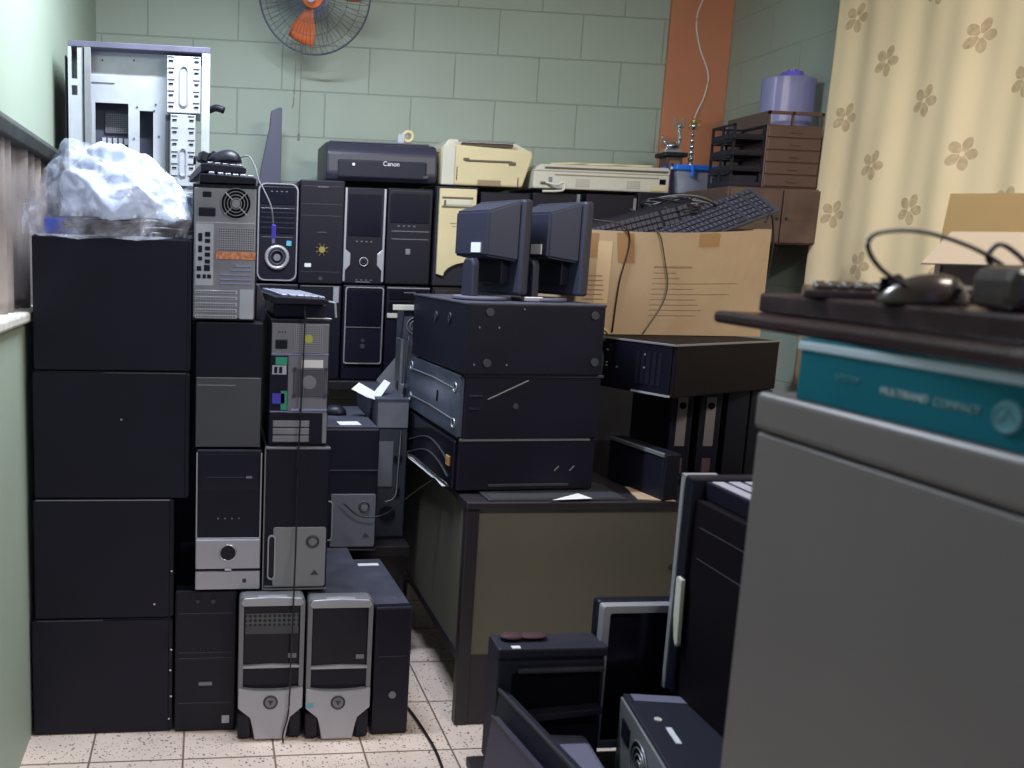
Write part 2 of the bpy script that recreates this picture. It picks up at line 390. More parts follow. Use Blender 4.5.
# ------------------------------------------------------------------ computer towers
def tower(label, x0, x1, z0, z1, yf, d=.43, rz=0., name='computer_tower', body=BLACK, group=None, cat='computer', face=BLACK2, depth_face=.035, bev=.005):
    r = thing(name, label, cat, ((x0+x1)/2, yf, z0), rz, group)
    w, h = x1-x0, z1-z0
    MB().box(-w/2+.002, w/2-.002, depth_face, d, .0, h, .003).build('case', body, r)
    if face: MB().box(-w/2, w/2, 0, depth_face+.002, 0.001, h-.001, bev).build('front_panel', face, r)
    return r, w, h
def rear(label, x0, x1, z0, z1, yf, d=.43, plate=GALV, **k):
    r, w, h = tower(label, x0, x1, z0, z1, yf, d, face=None, depth_face=.004, **k)
    MB().box(-w/2+.006, w/2-.006, 0.0, .006, .008, h-.012, .002).build('rear_panel', plate, r)
    return r, w, h
def grille(r, cx, cz, R, hubm=GALV, hub=.28, y=-.001, bars=True, rings=4):
    MB().cyl((cx, y+.0005, cz), 'y', R, .003, seg=32).build('fan_opening', HOLE, r)
    g = MB()
    for k in range(rings): g.torus((cx, y-.002, cz), 'y', R*(.36+.64*k/(rings-1)), .0013, 28, 6)
    for k in range(4):
        a = PI/4+k*PI/2
        g.tube([(cx+R*.3*math.cos(a), y-.003, cz+R*.3*math.sin(a)), (cx+R*1.02*math.cos(a), y-.003, cz+R*1.02*math.sin(a))], .0013, 6, False)
    g.build('fan_guard', GALV, r)
    MB().cyl((cx, y-.002, cz), 'y', R*hub, .003, seg=20).build('fan_hub', hubm, r)
def socket(r, cx, cz, w=.028, h=.02):
    MB().box(cx-w/2, cx+w/2, -.004, .002, cz-h/2, cz+h/2, .003).build('power_socket', BLACK2, r)
def stick(r, name, m, x0, x1, z0, z1, y=-.002, bev=0, label=None, t=.004):
    o = MB().box(x0, x1, y, y+t, z0, z1, bev).build(name, m, r)
    if label: o['label'] = label
    return o
def ring(r, name, m, cx, cz, R, t, y=-.003, seg=32):
    return MB().torus((cx, y, cz), 'y', R, t, seg, 8).build(name, m, r, smooth=True)
def disc(r, name, m, cx, cz, R, y=-.003, t=.004, seg=24):
    return MB().cyl((cx, y, cz), 'y', R, t, seg=seg).build(name, m, r)

# --- left stack: four cases, side panel towards the camera
def side_case(label, x0, x1, z0, z1, rim, dots, yf=2.38, d=.19):
    r = thing('computer_tower', label, 'computer', ((x0+x1)/2, yf, z0)); w, h = x1-x0, z1-z0
    MB().box(-w/2+.004, w/2-.004, .004, d, 0, h, .003).build('case', BLACK, r)
    MB().box(-w/2, w/2-.012, 0, .006, .003, h-.004, .003).build('side_panel', BLACK, r)
    if rim: MB().box(-w/2+rim[0]*w, -w/2+rim[1]*w, -.0012, .004, h-.0048, h-.0022, .0006).build('panel_rim', SILVERD if rim[2] else CHAR, r)
    MB().box(w/2-.014, w/2, .002, d-.004, .004, h-.004, .004).build('front_panel', BLACK2, r)
    for (fx, fz) in dots: MB().cyl((-w/2+fx*w, -.001, fz*h), 'y', .003, .004, seg=10).build('screw', CHROME, r)
    return r
G = 'black computer towers lying in the left column'
side_case('bottom black tower of the left column, standing on the tiles', -.492, -.090, .0, .358, (.04, .5, 0), [(.99, .32), (.985, .55), (.99, .73), (.975, .12)])
side_case('black tower with a pale top edge, second from the floor in the left column', -.482, -.088, .36, .718, (.02, .97, 1), [(.86, .12), (.985, .40)])
side_case('black tower third from the floor in the left column', -.477, -.046, .72, 1.084, (.45, .97, 0), [(.56, .63)])
side_case('top black tower of the left column, under the plastic bag', -.472, -.044, 1.086, 1.455, None, [])

# steel cupboard behind the left column
r = thing('steel_cupboard', 'dark steel cupboard standing behind the left column of black towers', 'cupboard', (-.24, 2.84, 0))
MB().box(-.245, .225, .01, .47, .05, 1.60, .004).build('carcass', BLACK, r)
for sx in (-1, 1):
    dd = MB().box(-.01+sx*.117-.113, -.01+sx*.117+.113, -.002, .012, .06, 1.58, .003).build('door', BLACK, r)
    MB().box(-.01+sx*.02-.005, -.01+sx*.02+.005, -.018, -.002, .75, .85, .003).build('handle', CHAR, dd)
MB().box(-.235, .215, .02, .46, 0, .052).build('plinth', BLACK2, r)

# --- open chassis on the cupboard
r = thing('open_computer_chassis', 'bare silver computer chassis without side panels behind the plastic bag', 'computer', (-.2225, 2.86, 1.60))
W, H, D = .445, .465, .20
MB().box(-W/2, W/2, 0, D, H-.018, H, .002).build('top_panel', mat('dusty mauve steel', (.10, .095, .15), .5, noise_amt=.2), r)
MB().box(-W/2, W/2, 0, D, 0, .012, .002).build('bottom_panel', GALV, r)
MB().box(-W/2, -W/2+.010, -.001, .012, .012, H-.019).box(-W/2+.0003, -W/2+.004, .0121, D-.001, .012, H-.019).box(-W/2+.0101, -W/2+.043, .004, .008, .012, .30).box(-W/2+.028, -W/2+.043, .004, .008, .3001, H-.019).box(-W/2+.0101, -W/2+.028, .004, .008, .33, .35).build('rear_frame', GALVW, r)
MB().box(-W/2+.045, -W/2+.07, 0, .012, .01, H-.018, .001).box(-W/2+.045, -W/2+.05, 0, D-.01, .01, H-.018).build('frame_post', GALV, r)
# tray with two openings
tx0, tx1 = -W/2+.05, W/2-.14
c1 = (-W/2+.076, -W/2+.182); c2 = (-W/2+.218, -W/2+.262); zt = H-.176; zt2 = H-.196
t = MB(); ty = .055
t.box(tx0, tx1, ty, ty+.003, zt, H-.018).box(tx0, c1[0], ty, ty+.003, .01, zt).box(c1[1], c2[0], ty, ty+.003, .01, zt).box(c2[1], tx1, ty, ty+.003, .01, zt).box(c2[0], c2[1], ty, ty+.003, zt2, zt)
t.box(c1[0], c1[1], ty, ty+.003, .01, .07).box(c2[0], c2[1], ty, ty+.003, .01, .05)
t.build('motherboard_tray', GALVW, r)
for (fx, fz) in ((.21, .28), (.20, .18), (.28, .19), (.27, .29), (.10, .42), (.20, .425), (.265, .27)):
    MB().cyl((-W/2+fx, ty-.001, fz), 'y', .003, .004, seg=8).build('standoff', CHAR, r)
MB().box(tx0+.01, tx0+.09, ty-.004, ty, H-.115, H-.09, .002).build('bracket', GALVW, r)
# gear seen through the openings
MB().box(-W/2+.07, tx1-.005, ty+.055, ty+.068, .02, zt+.03).build('far_side_panel', DUSTY, r)
MB().box(c1[0]+.025, c1[1]-.005, ty+.049, ty+.055, .20, .265).build('vent_mesh', PERFD, r)
MB().box(c2[0]+.008, c2[1]-.002, ty+.049, ty+.055, .06, .14).build('vent_mesh', PERFD, r)
g = MB()
for k in range(5): g.box(c1[0]+.016+k*.018, c1[0]+.028+k*.018, ty+.048, ty+.054, .165, .185).box(c1[0]+.016+k*.018, c1[0]+.026+k*.018, ty+.048, ty+.054, .06, .15)
g.build('ports', GALVW, r)
# drive cages
def cage(x0, x1, z0, z1, n, oval):
    cg = MB().box(x0, x1, .004, D-.03, z0, z1, .002).build('drive_cage', GALVW, r)
    g = MB()
    for k in range(n):
        z = z0+(k+.5)*(z1-z0)/n
        g.box(x0+.006, x0+.020, .001, .006, z, z+.004).box(x1-.020, x1-.006, .001, .006, z, z+.004)
        g.box(x0+.003, x0+.024, .0015, .006, z+.014, z+.0155).box(x1-.024, x1-.003, .0015, .006, z+.014, z+.0155)
    g.build('slots', HOLE, cg)
    cxm = (x0+x1)/2; pts = rrect(cxm-oval[0], cxm+oval[0], oval[1], oval[2], oval[0]*.99)
    frame_mb(MB(), pts, .003, -.001, .006).build('embossing', SILVER, cg)
    return cg
cage(W/2-.137, W/2-.030, H-.205, H-.03, 5, (.014, H-.185, H-.06))
cage(W/2-.125, W/2-.045, .03, H-.21, 6, (.012, .06, .15))
MB().box(W/2-.142, W/2-.128, .02, .03, .01, H-.21).build('frame_post', CHAR, r)
f = MB().box(W/2-.026, W/2-.014, -.002, .004, .012, H-.019).box(W/2-.0138, W/2, -.001, .006, .012, H-.019)
for z in (.012, .16, .33, H-.05): f.box(W/2-.004, W/2-.0003, .0061, D-.021, z, z+.03)
f.box(W/2-.026, W/2-.0001, D-.02, D-.0002, .012, H-.019)
f.build('front_frame', GALVW, r)
MB().tube([(W/2+.001, .02, .275), (W/2+.02, .0, .28), (W/2+.045, -.01, .272)], .011).build('latch', BLACK2, r, smooth=True)
# the loose side panel leaning at the left of it
tag(MB().box(-.0042, 0, 0, .38, 0, .42, .001).build('steel_side_panel', DULL, loc=(-.452, 2.87, 1.60)), 'dark steel side panel on edge between the bare chassis and the left wall', 'panel')

# --- bundle of cables and the plastic bag
def bundle(name, m, c, n, rx, ry, rr, jz, parent=None, seedv=1):
    rnd = random.Random(seedv); g = MB()
    for k in range(n):
        a0 = rnd.uniform(0, 6.28); pts = []
        sx, sy = rx*rnd.uniform(.6, 1), ry*rnd.uniform(.6, 1); ox, oy, oz = rnd.uniform(-.25, .25)*rx, rnd.uniform(-.2, .2)*ry, rnd.uniform(0, jz)
        ph = rnd.uniform(0, 6)
        for i in range(15):
            a = a0+i/14*2*PI*rnd.uniform(.96, 1.0)
            pts.append((c[0]+ox+sx*math.cos(a), c[1]+oy+sy*math.sin(a), c[2]+oz+rr+.35*jz*(1+math.sin(2*a+ph))/2))
        g.tube(pts, rr, 6)
    return g.build(name, m, parent, smooth=True)
o = bundle('cable_bundle', mat('dark brown cable rubber', (.035, .022, .028), .35), (-.235, 2.415, 1.4585), 11, .15, .038, .0045, .030, seedv=3); tag(o, 'coil of dark brown cables inside the plastic bag', 'cable')
o = MB().tube([(-.27, 2.53, 1.58), (-.25, 2.56, 1.66), (-.20, 2.57, 1.695), (-.14, 2.56, 1.66), (-.09, 2.54, 1.60), (-.06, 2.52, 1.50)], .0032).tube([(-.23, 2.54, 1.60), (-.20, 2.56, 1.67), (-.16, 2.56, 1.65), (-.11, 2.54, 1.58), (-.09, 2.52, 1.50)], .0028).build('arching_cable', CABLE, smooth=True); tag(o, 'pair of black cables arching up behind the plastic bag', 'cable')
r = thing('power_adapter', 'black power adapter showing through the bottom of the plastic bag', 'adapter', (-.10, 2.40, 1.456), .1)
MB().box(-.045, .045, 0, .05, .0, .032, .006).build('body', BLACK2, r); MB().cyl((.05, .025, .016), 'x', .006, .02).build('cable_end', CABLE, r)
tag(MB().box(-.05, .05, -.03, .03, 0, .045, .006).build('blue_carton', mat('blue printed carton', (.05, .13, .75), .5), loc=(-.40, 2.47, 1.457)), 'small blue carton showing through the left of the plastic bag', 'box')
def blob(hx, hy, prof, ripples, zmin=0., stretch=.25):
    bm = bmesh.new(); bmesh.ops.create_icosphere(bm, subdivisions=6, radius=1)
    for v in bm.verts:
        p = v.co.copy(); h = prof(p.x); x = p.x*hx; y = p.y*hy
        if abs(p.x) > .05: x *= abs(p.x)**-stretch
        z = h*abs(p.z)**.75 if p.z > 0 else p.z*.012
        q = Vector((x, y, z)); nrm = p.normalized(); f = 0.
        for fr, am, of in ripples:
            w_ = Vector(noise.noise_vector(q*fr*.5+Vector((of, of, 0))))
            d = noise.voronoi(Vector((q.x*fr+of, q.y*fr*1.2+of*1.3, q.z*fr*.8+of*.7)) + .6*w_)[0]
            f += am*(max(0., .30-(d[1]-d[0]))*1.6) + am*.35*(.5-min(d[0], 1.))
        q += nrm*f*(.3 if p.z < -.2 else 1.)
        if q.y > -.080: q.z = max(q.z, zmin)
        else: q.z = max(q.z, -.020)
        v.co = q
    s = MB(); s._add(bm); return s
def film(name, col, a0, a1, rough):
    m = bpy.data.materials.new(name); nt, b = nodes_of(m); N = nt.nodes.new; L = nt.links.new
    b.inputs['Base Color'].default_value = (*col, 1); b.inputs['Roughness'].default_value = rough; b.inputs['Specular IOR Level'].default_value = 1.
    tc = N('ShaderNodeTexCoord'); nz = N('ShaderNodeTexNoise'); nz.inputs['Scale'].default_value = 9; nz.inputs['Detail'].default_value = 5; nz.inputs['Distortion'].default_value = 1.8; L(tc.outputs['Object'], nz.inputs['Vector'])
    mr = N('ShaderNodeMapRange'); mr.inputs['From Min'].default_value = .35; mr.inputs['From Max'].default_value = .68; mr.inputs['To Min'].default_value = a0; mr.inputs['To Max'].default_value = a1
    L(nz.outputs['Fac'], mr.inputs['Value']); L(mr.outputs['Result'], b.inputs['Alpha']); return m
G_ = math.exp
br_ = thing('plastic_bag', 'crumpled translucent white plastic bag on top of the left column of black towers', 'bag', (-.262, 2.455, 1.4565))
blob(.222, .098, lambda a: .165+.085*G_(-((a+.42)/.45)**2)-.03*G_(-((a-.55)/.2)**2)+.105*G_(-((a-.92)/.11)**2), ((6., .05, 3.), (13., .022, 9.), (30., .008, 1.))).build('outer_film', film('thin clear plastic film', (.75, .80, .95), .06, .42, .12), br_, smooth=True)
q = blob(.165, .070, lambda a: .150+.050*G_(-((a+.45)/.5)**2)-.03*max(a, 0), ((6., .06, 5.), (12., .03, 2.), (26., .010, 7.)), .0).build('inner_wrap', mat('white plastic sheet', (.60, .70, .92), .25, spec=.6), br_, smooth=True)
q.location = (.030, .018, .050)

# --- second column
# T1: silver rear with orange label
r, w, h = rear('rear panel tower with an orange label, topping the second column', -.045, .136, 1.232, 1.605, 2.38)
def U(u): return -w/2+u*w
def Z(v): return h*(1-v)
grille(r, U(.66), Z(.14), .041)
MB().box(U(.16), U(.29), -.003, .002, Z(.10), Z(.06), .002).build('voltage_switch', BLACK2, r)
socket(r, U(.23), Z(.205), .046, .024)
stick(r, 'power_supply_rim', GALVW, U(.07), U(.95), Z(.285), Z(.277))
stick(r, 'input_plate', GALVW, U(.06), U(.33), Z(.74), Z(.29), -.0015)
g = MB()
for (u0, u1, v0, v1) in ((.10, .16, .36, .42), (.20, .28, .35, .385), (.20, .28, .40, .43), (.10, .16, .45, .50), (.20, .28, .455, .485), (.20, .28, .50, .53), (.10, .16, .53, .56), (.2, .28, .55, .58), (.08, .15, .60, .635), (.19, .28, .59, .635), (.08, .14, .66, .69), (.17, .22, .66, .69), (.24, .30, .66, .69)):
    g.box(U(u0), U(u1), -.004, .001, Z(v1), Z(v0), .001)
g.build('ports', BLACK2, r)
stick(r, 'vent_mesh', PERF, U(.39), U(.95), Z(.48), Z(.315))
stick(r, 'sticker', LABELO, U(.37), U(.97), Z(.545), Z(.49), -.003, label='orange and brown torn sticker')
g = MB()
for k, (u0, v) in enumerate(((.66, .585), (.60, .615), (.44, .65), (.44, .685), (.44, .715))): g.box(U(u0), U(.91), -.005, .001, Z(v+.012), Z(v), .001)
g.build('vent_fins', CHROME, r)
for k in range(5):
    s_ = stick(r, 'expansion_slot', GALVW, U(.06), U(.70), Z(.80+k*.046), Z(.775+k*.046), -.003, .001)
    g = MB()
    for j in range(16): g.box(U(.08+j*.038), U(.097+j*.038), -.0042, -.002, Z(.793+k*.046), Z(.782+k*.046))
    g.build('slot_holes', HOLE, s_)
stick(r, 'slot_cover', GALVW, U(.74), U(.95), Z(.985), Z(.765), -.002)
# T2
r, w, h = tower('black computer tower with a grey lower door, below the tower with the orange label', -.031, .156, .868, 1.229, 2.38)
stick(r, 'lower_door', GREYP, -w/2+.002, w/2-.002, .004, h*.565, -.004, .003)
stick(r, 'door_slot', SILVERD, -w/2+.006, .02, h*.50, h*.507, -.006)
# T3
r, w, h = tower('black and silver computer tower with a round chrome button on its silver lower panel', -.026, .161, .448, .866, 2.37, depth_face=.04)
g = MB().box(-w/2, -w/2+.004, -.003, .01, h*.37, h-.01, .001).box(w/2-.004, w/2, -.003, .01, h*.37, h-.01, .001).box(-w/2, w/2, -.003, .01, h*.365, h*.377, .001)
g.build('bezel_trim', SILVER, r)
stick(r, 'drive_bay', GLOSS, -w/2+.008, w/2-.008, h*.72, h*.97, -.002, .002)
stick(r, 'eject_button', SILVERD, w/2-.045, w/2-.028, h*.80, h*.815, -.004)
stick(r, 'drive_line', CHAR, -w/2+.03, w/2-.05, h*.805, h*.808, -.003)
g = MB()
for k in range(4): g.sphere((-.03+k*.02, -.002, h*.515), .0022, seg=8)
g.build('front_ports', SILVERD, r)
stick(r, 'lower_panel', SILVER, -w/2, w/2, h*.155, h*.365, -.006, .003, t=.02)
stick(r, 'bottom_panel', SILVER, -w/2, w/2, .002, h*.135, -.006, .003, t=.02)
disc(r, 'power_button', GLOSS, 0, h*.275, .022, -.008, .006)
ring(r, 'button_ring', CHROME, 0, h*.275, .0235, .0025, -.009)
stick(r, 'reset_button', CHROME, -.01, .012, h*.145, h*.165, -.010, .002)
disc(r, 'badge', CHAR, w/2-.045, h*.07, .006, -.0075)
# T4
r, w, h = tower('plain black tower on the tiles under the round chrome button tower', -.083, .097, .0, .442, 2.375)
g = MB()
for v in (.155, .43, .47, .79): g.box(-w/2+.012, w/2-.012, -.0015, .003, h*(1-v)-.0012, h*(1-v)+.0012)
g.build('panel_seams', CHAR, r)
g = MB()
for k in range(4): g.sphere((-.035+k*.02, -.001, h*.595), .0022, seg=8)
g.build('front_ports', CHAR, r)
stick(r, 'badge', SILVERD, -.02, .02, h*.335, h*.36, -.003, .001)
stick(r, 'sticker', SILVER, w/2-.04, w/2-.018, h*.06, h*.115, -.003)
disc(r, 'power_button', CHAR, .02, h*.93, .006); disc(r, 'reset_button', CHAR, -.025, h*.93, .005)

# --- silver fronted pair on the floor
def silver_tower(label, x0, x1, z1, yf, mesh_band, blue, d=.45):
    r = thing('computer_tower', label, 'computer', ((x0+x1)/2, yf, 0), 0, 'silver fronted towers on the tiles'); w, h = x1-x0, z1
    MB().box(-w/2+.004, w/2-.004, .04, d, .006, h-.004, .004).build('case', DUSTY, r)
    MB().box(-w/2+.006, w/2-.006, .004, .045, .003, h-.01, .004).build('front_panel', BLACK2, r)
    pts = rrect(-w/2, w/2, .26*h, h, .016)
    g = frame_mb(MB(), pts, .013, -.006, .04)
    g.build('silver_frame', SILVERD, r)
    MB().prism([(-w/2+.004, h-.018), (-w/2+.012, h-.026), (w/2-.012, h-.026), (w/2-.004, h-.018), (w/2-.012, h-.002), (0, h+.002), (-w/2+.012, h-.002)], -.010, .012, bev=.003).build('top_trim', SILVER, r)
    stick(r, 'drive_door', GLOSS, -w/2+.014, w/2-.014, h*.535, h*.945, -.001, .002)
    if mesh_band: stick(r, 'mesh_band', PERFB, -w/2+.018, w/2-.018, h*.80, h*.885, -.0025); stick(r, 'drive_bay', GREYP, -w/2+.018, w/2-.018, h*.745, h*.80, -.0025)
    stick(r, 'disc_logo', SILVERD, w/2-.046, w/2-.022, h*.575, h*.605, -.003)
    MB().prism([(-w/2+.012, h*.51), (w/2-.012, h*.51), (w/2-.012, h*.528), (0, h*.538), (-w/2+.012, h*.528)], -.008, .005, bev=.002).build('middle_trim', SILVER, r)
    stick(r, 'lower_bay', BLACK2, -w/2+.014, w/2-.014, h*.39, h*.51, -.001)
    P = [(-w/2, h*.235), (-w/2, h*.375), (-.05, h*.36), (0, h*.355), (.05, h*.36), (w/2, h*.375), (w/2, h*.235), (w/2-.018, h*.20), (w/2-.036, h*.165), (w/2-.044, h*.09), (w/2-.050, .004), (-w/2+.050, .004), (-w/2+.044, h*.09), (-w/2+.036, h*.165), (-w/2+.018, h*.20)]
    MB().prism(P, -.012, .006, bev=.003).build('lower_shield', SILVER, r)
    ring(r, 'logo_ring', CHAR, 0, h*.275, .019, .0028, -.013)
    disc(r, 'logo', SILVERD, 0, h*.275, .016, -.013, .003)
    MB().prism([(-.008, h*.29), (.008, h*.29), (0, h*.255)], -.016, -.013).build('logo_mark', CHAR, r)
    for sx in (-1, 1): MB().box(min(sx*w/2, sx*(w/2-.042)), max(sx*w/2, sx*(w/2-.042)), -.004, .03, 0, h*.20, .012, 3).build('foot', BLACK2, r)
    if blue: stick(r, 'sticker', BLUELAB, -w/2+.004, -w/2+.022, h*.245, h*.275, -.0135, label='small blue sticker')
    return r
S1 = silver_tower('silver and black tower with a honeycomb mesh band, on the tiles behind a hanging cable', .102, .292, .443, 2.325, True, False)
S2 = silver_tower('silver and black tower with a small blue sticker, beside the slim black desktop', .300, .491, .438, 2.315, False, True)
r = thing('slim_desktop_computer', 'slim black desktop computer standing on the tiles beside the silver fronted pair', 'computer', (.558, 2.325, 0), .04)
w, h = .108, .402
MB().box(-w/2, w/2, .03, .405, .0, h, .003).build('case', DUSTY, r)
MB().box(-w/2-.002, w/2+.002, 0, .034, 0, h+.001, .006).build('front_panel', BLACK2, r)
for s_ in range(1): stick(r, 'panel_seams', CHAR, -w/2+.01, w/2-.01, h*.62, h*.624, -.001)
disc(r, 'badge', SILVERD, .004, h*.32, .011, -.002)
MB().box(-.035, .035, .34, .36, h, h+.0015).build('sticker', LABELW, r)
lettering('DELL', .014, SILVERD, r, (.01, .07, h+.0008), (0, 0, 0))

# --- third column
r, w, h = tower('black tower with a grey door and round logo standing on the silver fronted pair', .168, .358, .446, .873, 2.37)
MB().box(-w/2, -w/2+.004, -.004, .02, .0, h, .001).box(-w/2, w/2, -.004, .02, h-.005, h, .001).box(-w/2, w/2, -.004, .02, .0, .004).box(-w/2+.006, w/2-.01, -.003, .02, .008, .012).build('bezel_trim', SILVERD, r)
def door_panel(r, w, h, z0, z1, m):
    dd = MB().prism(rrect(-w/2+.03, w/2-.006, z0, z1, .006), -.008, .006, bev=.001).build('lower_door', m, r)
    frame_mb(MB(), rrect(-w/2+.014, -w/2+.037, z0+.022, z1-.022, .011), .0035, -.011, -.004).build('handle', SILVER, dd)
    MB().prism(rrect(-w/2+.019, -w/2+.033, z0+.028, z1-.028, .006), -.009, -.004).build('button_strip', GLOSS, dd)
    MB().torus((w/2-.045, -.009, z1-.042), 'y', .0165, .0035, 28, 8).build('logo_ring', CHAR, dd)
    MB().cyl((w/2-.045, -.009, z1-.042), 'y', .012, .003).build('logo', SILVERD, dd)
    MB().prism([(w/2-.05, z0+.035), (w/2-.025, z0+.035), (w/2-.037, z0+.05)], -.0095, -.007).build('emblem', CHAR, dd)
    return dd
door_panel(r, w, h, .012, h*.445, mat('grey silver door plastic', (.25, .26, .28), .4, metal=.3))
# M2 rear
r, w, h = rear('rear panel tower with a coloured port strip and a yellow fan hub', .176, .350, .875, 1.240, 2.38, plate=SILVERD)
stick(r, 'power_supply_mesh', PERF, U(.39), U(.86), Z(.265), Z(.045)); disc(r, 'fan_hub', YEL, U(.63), Z(.15), .012, -.003); 
socket(r, U(.19), Z(.195), .034, .026)
g = MB()
for k in range(3): g.sphere((U(.15+k*.05), -.001, Z(.10)), .002, seg=8)
g.build('indicator_holes', BLACK2, r)
MB().box(U(.03), U(.97), -.003, .001, Z(.275), Z(.268)).box(U(.37), U(.97), -.003, .001, Z(.715), Z(.70)).build('panel_rims', CHROME, r)
stick(r, 'port_strip', BLACK2, U(.02), U(.31), Z(.72), Z(.285), -.002)
stick(r, 'port_strip_rim', CHROME, U(.02), U(.31), Z(.725), Z(.718), -.004)
for nm, m_, a in (('green_ports', GREENB, (.10, .29, .355, .295)), ('port_plate', GALVW, (.05, .28, .43, .36)), ('purple_ports', USBB, (.06, .26, .66, .58)), ('green_audio_ports', GREENB, (.2, .3, .71, .56)), ('network_ports', BLACK2, (.08, .13, .42, .37)), ('network_ports', BLACK2, (.16, .21, .42, .37))):
    stick(r, nm, m_, U(a[0]), U(a[1]), Z(a[2]), Z(a[3]), -.004 if m_ != BLACK2 else -.006)
stick(r, 'sticker', LABELW, U(.53), U(.88), Z(.375), Z(.315), -.003)
stick(r, 'vent_mesh', PERFD, U(.40), U(.95), Z(.61), Z(.39)); disc(r, 'fan_hub', GALV, U(.66), Z(.49), .020, -.0025, .003)
for (u, v) in ((.42, .39), (.93, .39), (.42, .60), (.93, .60)): disc(r, 'fan_screw', CHAR, U(u), Z(v), .006, -.003)
stick(r, 'slot_recess', BLACK2, U(.03), U(.96), Z(.975), Z(.735), -.0015)
for k in range(3): stick(r, 'expansion_slot', GALV, U(.08), U(.68), Z(.845+k*.06), Z(.795+k*.06), -.004, .001)
stick(r, 'side_rail', GALV, U(.90), U(.97), Z(.975), Z(.735), -.003)
# tower behind with grey silver door, seen between
r, w, h = tower('black tower with a bluish grey door half hidden behind the third column', .393, .583, .422, .848, 2.76, body=DUSTY)
MB().box(-w/2, w/2, -.004, .02, .0, .005, .001).box(-w/2, w/2, -.003, .02, h*.66, h*.667).build('bezel_trim', CHAR, r)
door_panel(r, w, h, .016, h*.47, mat('bluish grey door plastic', (.15, .155, .19), .4, metal=.2))
MB().box(-.03, .045, .06, .12, h, h+.0012, M=Matrix.Rotation(.05, 4, 'Z')).build('sticker', LABELW, r)
r, w, h = rear('grey rear panel of a tower beside the desk, behind the slim black desktop', .592, .712, .422, .93, 2.88, .40, plate=CHAR, body=DUSTY)
stick(r, 'input_plate', SILVERD, U(.1), U(.55), Z(.62), Z(.3)); socket(r, U(.7), Z(.42), .03, .022); socket(r, U(.72), Z(.66), .02, .03)
disc(r, 'fan_opening', BLACK2, U(.45), Z(.82), .03, -.002); stick(r, 'power_supply_plate', GALV, U(.05), U(.95), Z(.20), Z(.03))
r = thing('low_bench', 'low dark wooden bench behind the floor towers', 'bench', (.52, 2.80, 0))
MB().box(-.22, .195, -.0, .50, .385, .420, .003).build('bench_top', WOODD, r)
MB().box(-.18, .155, .008, .022, .02, .385).build('front_panel', WOODD, r)
MB().box(.163, .175, .045, .445, .02, .385).build('side_panel', WOODD, r)
for sx in (-.20, .17):
    for y in (.03, .46): MB().box(sx-.015, sx+.015, y-.015, y+.015, 0, .385, .002).build('leg', WOODD, r)

# ------------------------------------------------------------------ back rows of towers
YR = 3.50
def btower(label, x0, x1, z0, z1, **k): return tower(label, x0, x1, z0, z1, YR, .42, **k)
# upper row
r, w, h = btower('black tower with a large round speaker-like ring and silver outline', .197, .362, 1.306, 1.706)
frame_mb(MB(), rrect(-w/2+.002, w/2-.001, .006, h-.004, .03), .0045, -.006, .012).build('silver_outline', SILVER, r)
stick(r, 'drive_bay', GLOSS, -w/2+.012, w/2-.012, h*.78, h*.955, -.003, .003)
stick(r, 'drive_bay', GLOSS, -w/2+.012, w/2-.012, h*.49, h*.745, -.003, .003)
g = MB(); [g.box(-w/2+.014, w/2-.014, -.004, .001, h*z-.0008, h*z+.0008) for z in (.55, .6, .65, .7)]; g.build('bay_lines', CHAR, r)
stick(r, 'trim_line', SILVERD, -w/2+.02, w/2-.02, h*.452, h*.457, -.004)
ring(r, 'speaker_ring', SILVER, .0, h*.25, .043, .0085, -.005, 40); ring(r, 'inner_ring', CHAR, 0, h*.25, .028, .005, -.005); disc(r, 'speaker_centre', SILVERD, 0, h*.25, .014, -.006)
stick(r, 'sticker', BLUELAB, w/2-.045, w/2-.025, h*.37, h*.42, -.005, label='cyan sticker')
g = MB(); [g.box(-.03+k*.02, -.022+k*.02, -.005, .001, h*.905, h*.913) for k in range(4)]; g.build('front_buttons', SILVERD, r)
r, w, h = btower('black tower with a gold star emblem and a small white label', .368, .552, 1.302, 1.722)
g = MB(); [g.box(-w/2+.008, w/2-.008, -.0015, .003, h*v-.001, h*v+.001) for v in (.94, .77, .66, .12)]; g.build('panel_seams', CHAR, r)
disc(r, 'emblem', GOLD, .004, h*.335, .013, -.003)
g = MB()
for k in range(8):
    a = k*PI/4+PI/8; g.tube([(.004+.016*math.cos(a), -.002, h*.335+.016*math.sin(a)), (.004+.027*math.cos(a), -.002, h*.335+.027*math.sin(a))], .0014, 5, False)
g.build('emblem_rays', GOLD, r)
stick(r, 'sticker', LABELW, -w/2+.026, -w/2+.052, h*.165, h*.20, -.003, label='small white label'); stick(r, 'logo_bar', SILVERD, -.02, .024, h*.93, h*.936, -.003); stick(r, 'logo_bar', CHAR, -.018, .02, h*.495, h*.507, -.003)
disc(r, 'power_button', CHAR, .0, h*.055, .008)
r, w, h = btower('black tower flanked by two light silver side strips', .552, .724, 1.306, 1.698)
for sx in (-1, 1):
    P = [(sx*(w/2-.001), .01), (sx*(w/2-.001), h-.004), (sx*(w/2-.010), h-.004), (sx*(w/2-.010), h*.36), (sx*(w/2-.030), h*.32), (sx*(w/2-.030), h*.20), (sx*(w/2-.010), h*.14), (sx*(w/2-.010), .01)]
    MB().prism(P, -.008, .01, bev=.002).build('side_strip', SILVER, r)
stick(r, 'drive_bay', GLOSS, -w/2+.018, w/2-.018, h*.5, h*.93, -.003, .003)
disc(r, 'power_button', GLOSS, 0, h*.235, .016, -.006, .006); ring(r, 'button_ring', SILVER, 0, h*.235, .017, .0022, -.008); ring(r, 'button_ring', CHAR, 0, h*.235, .008, .0016, -.010)
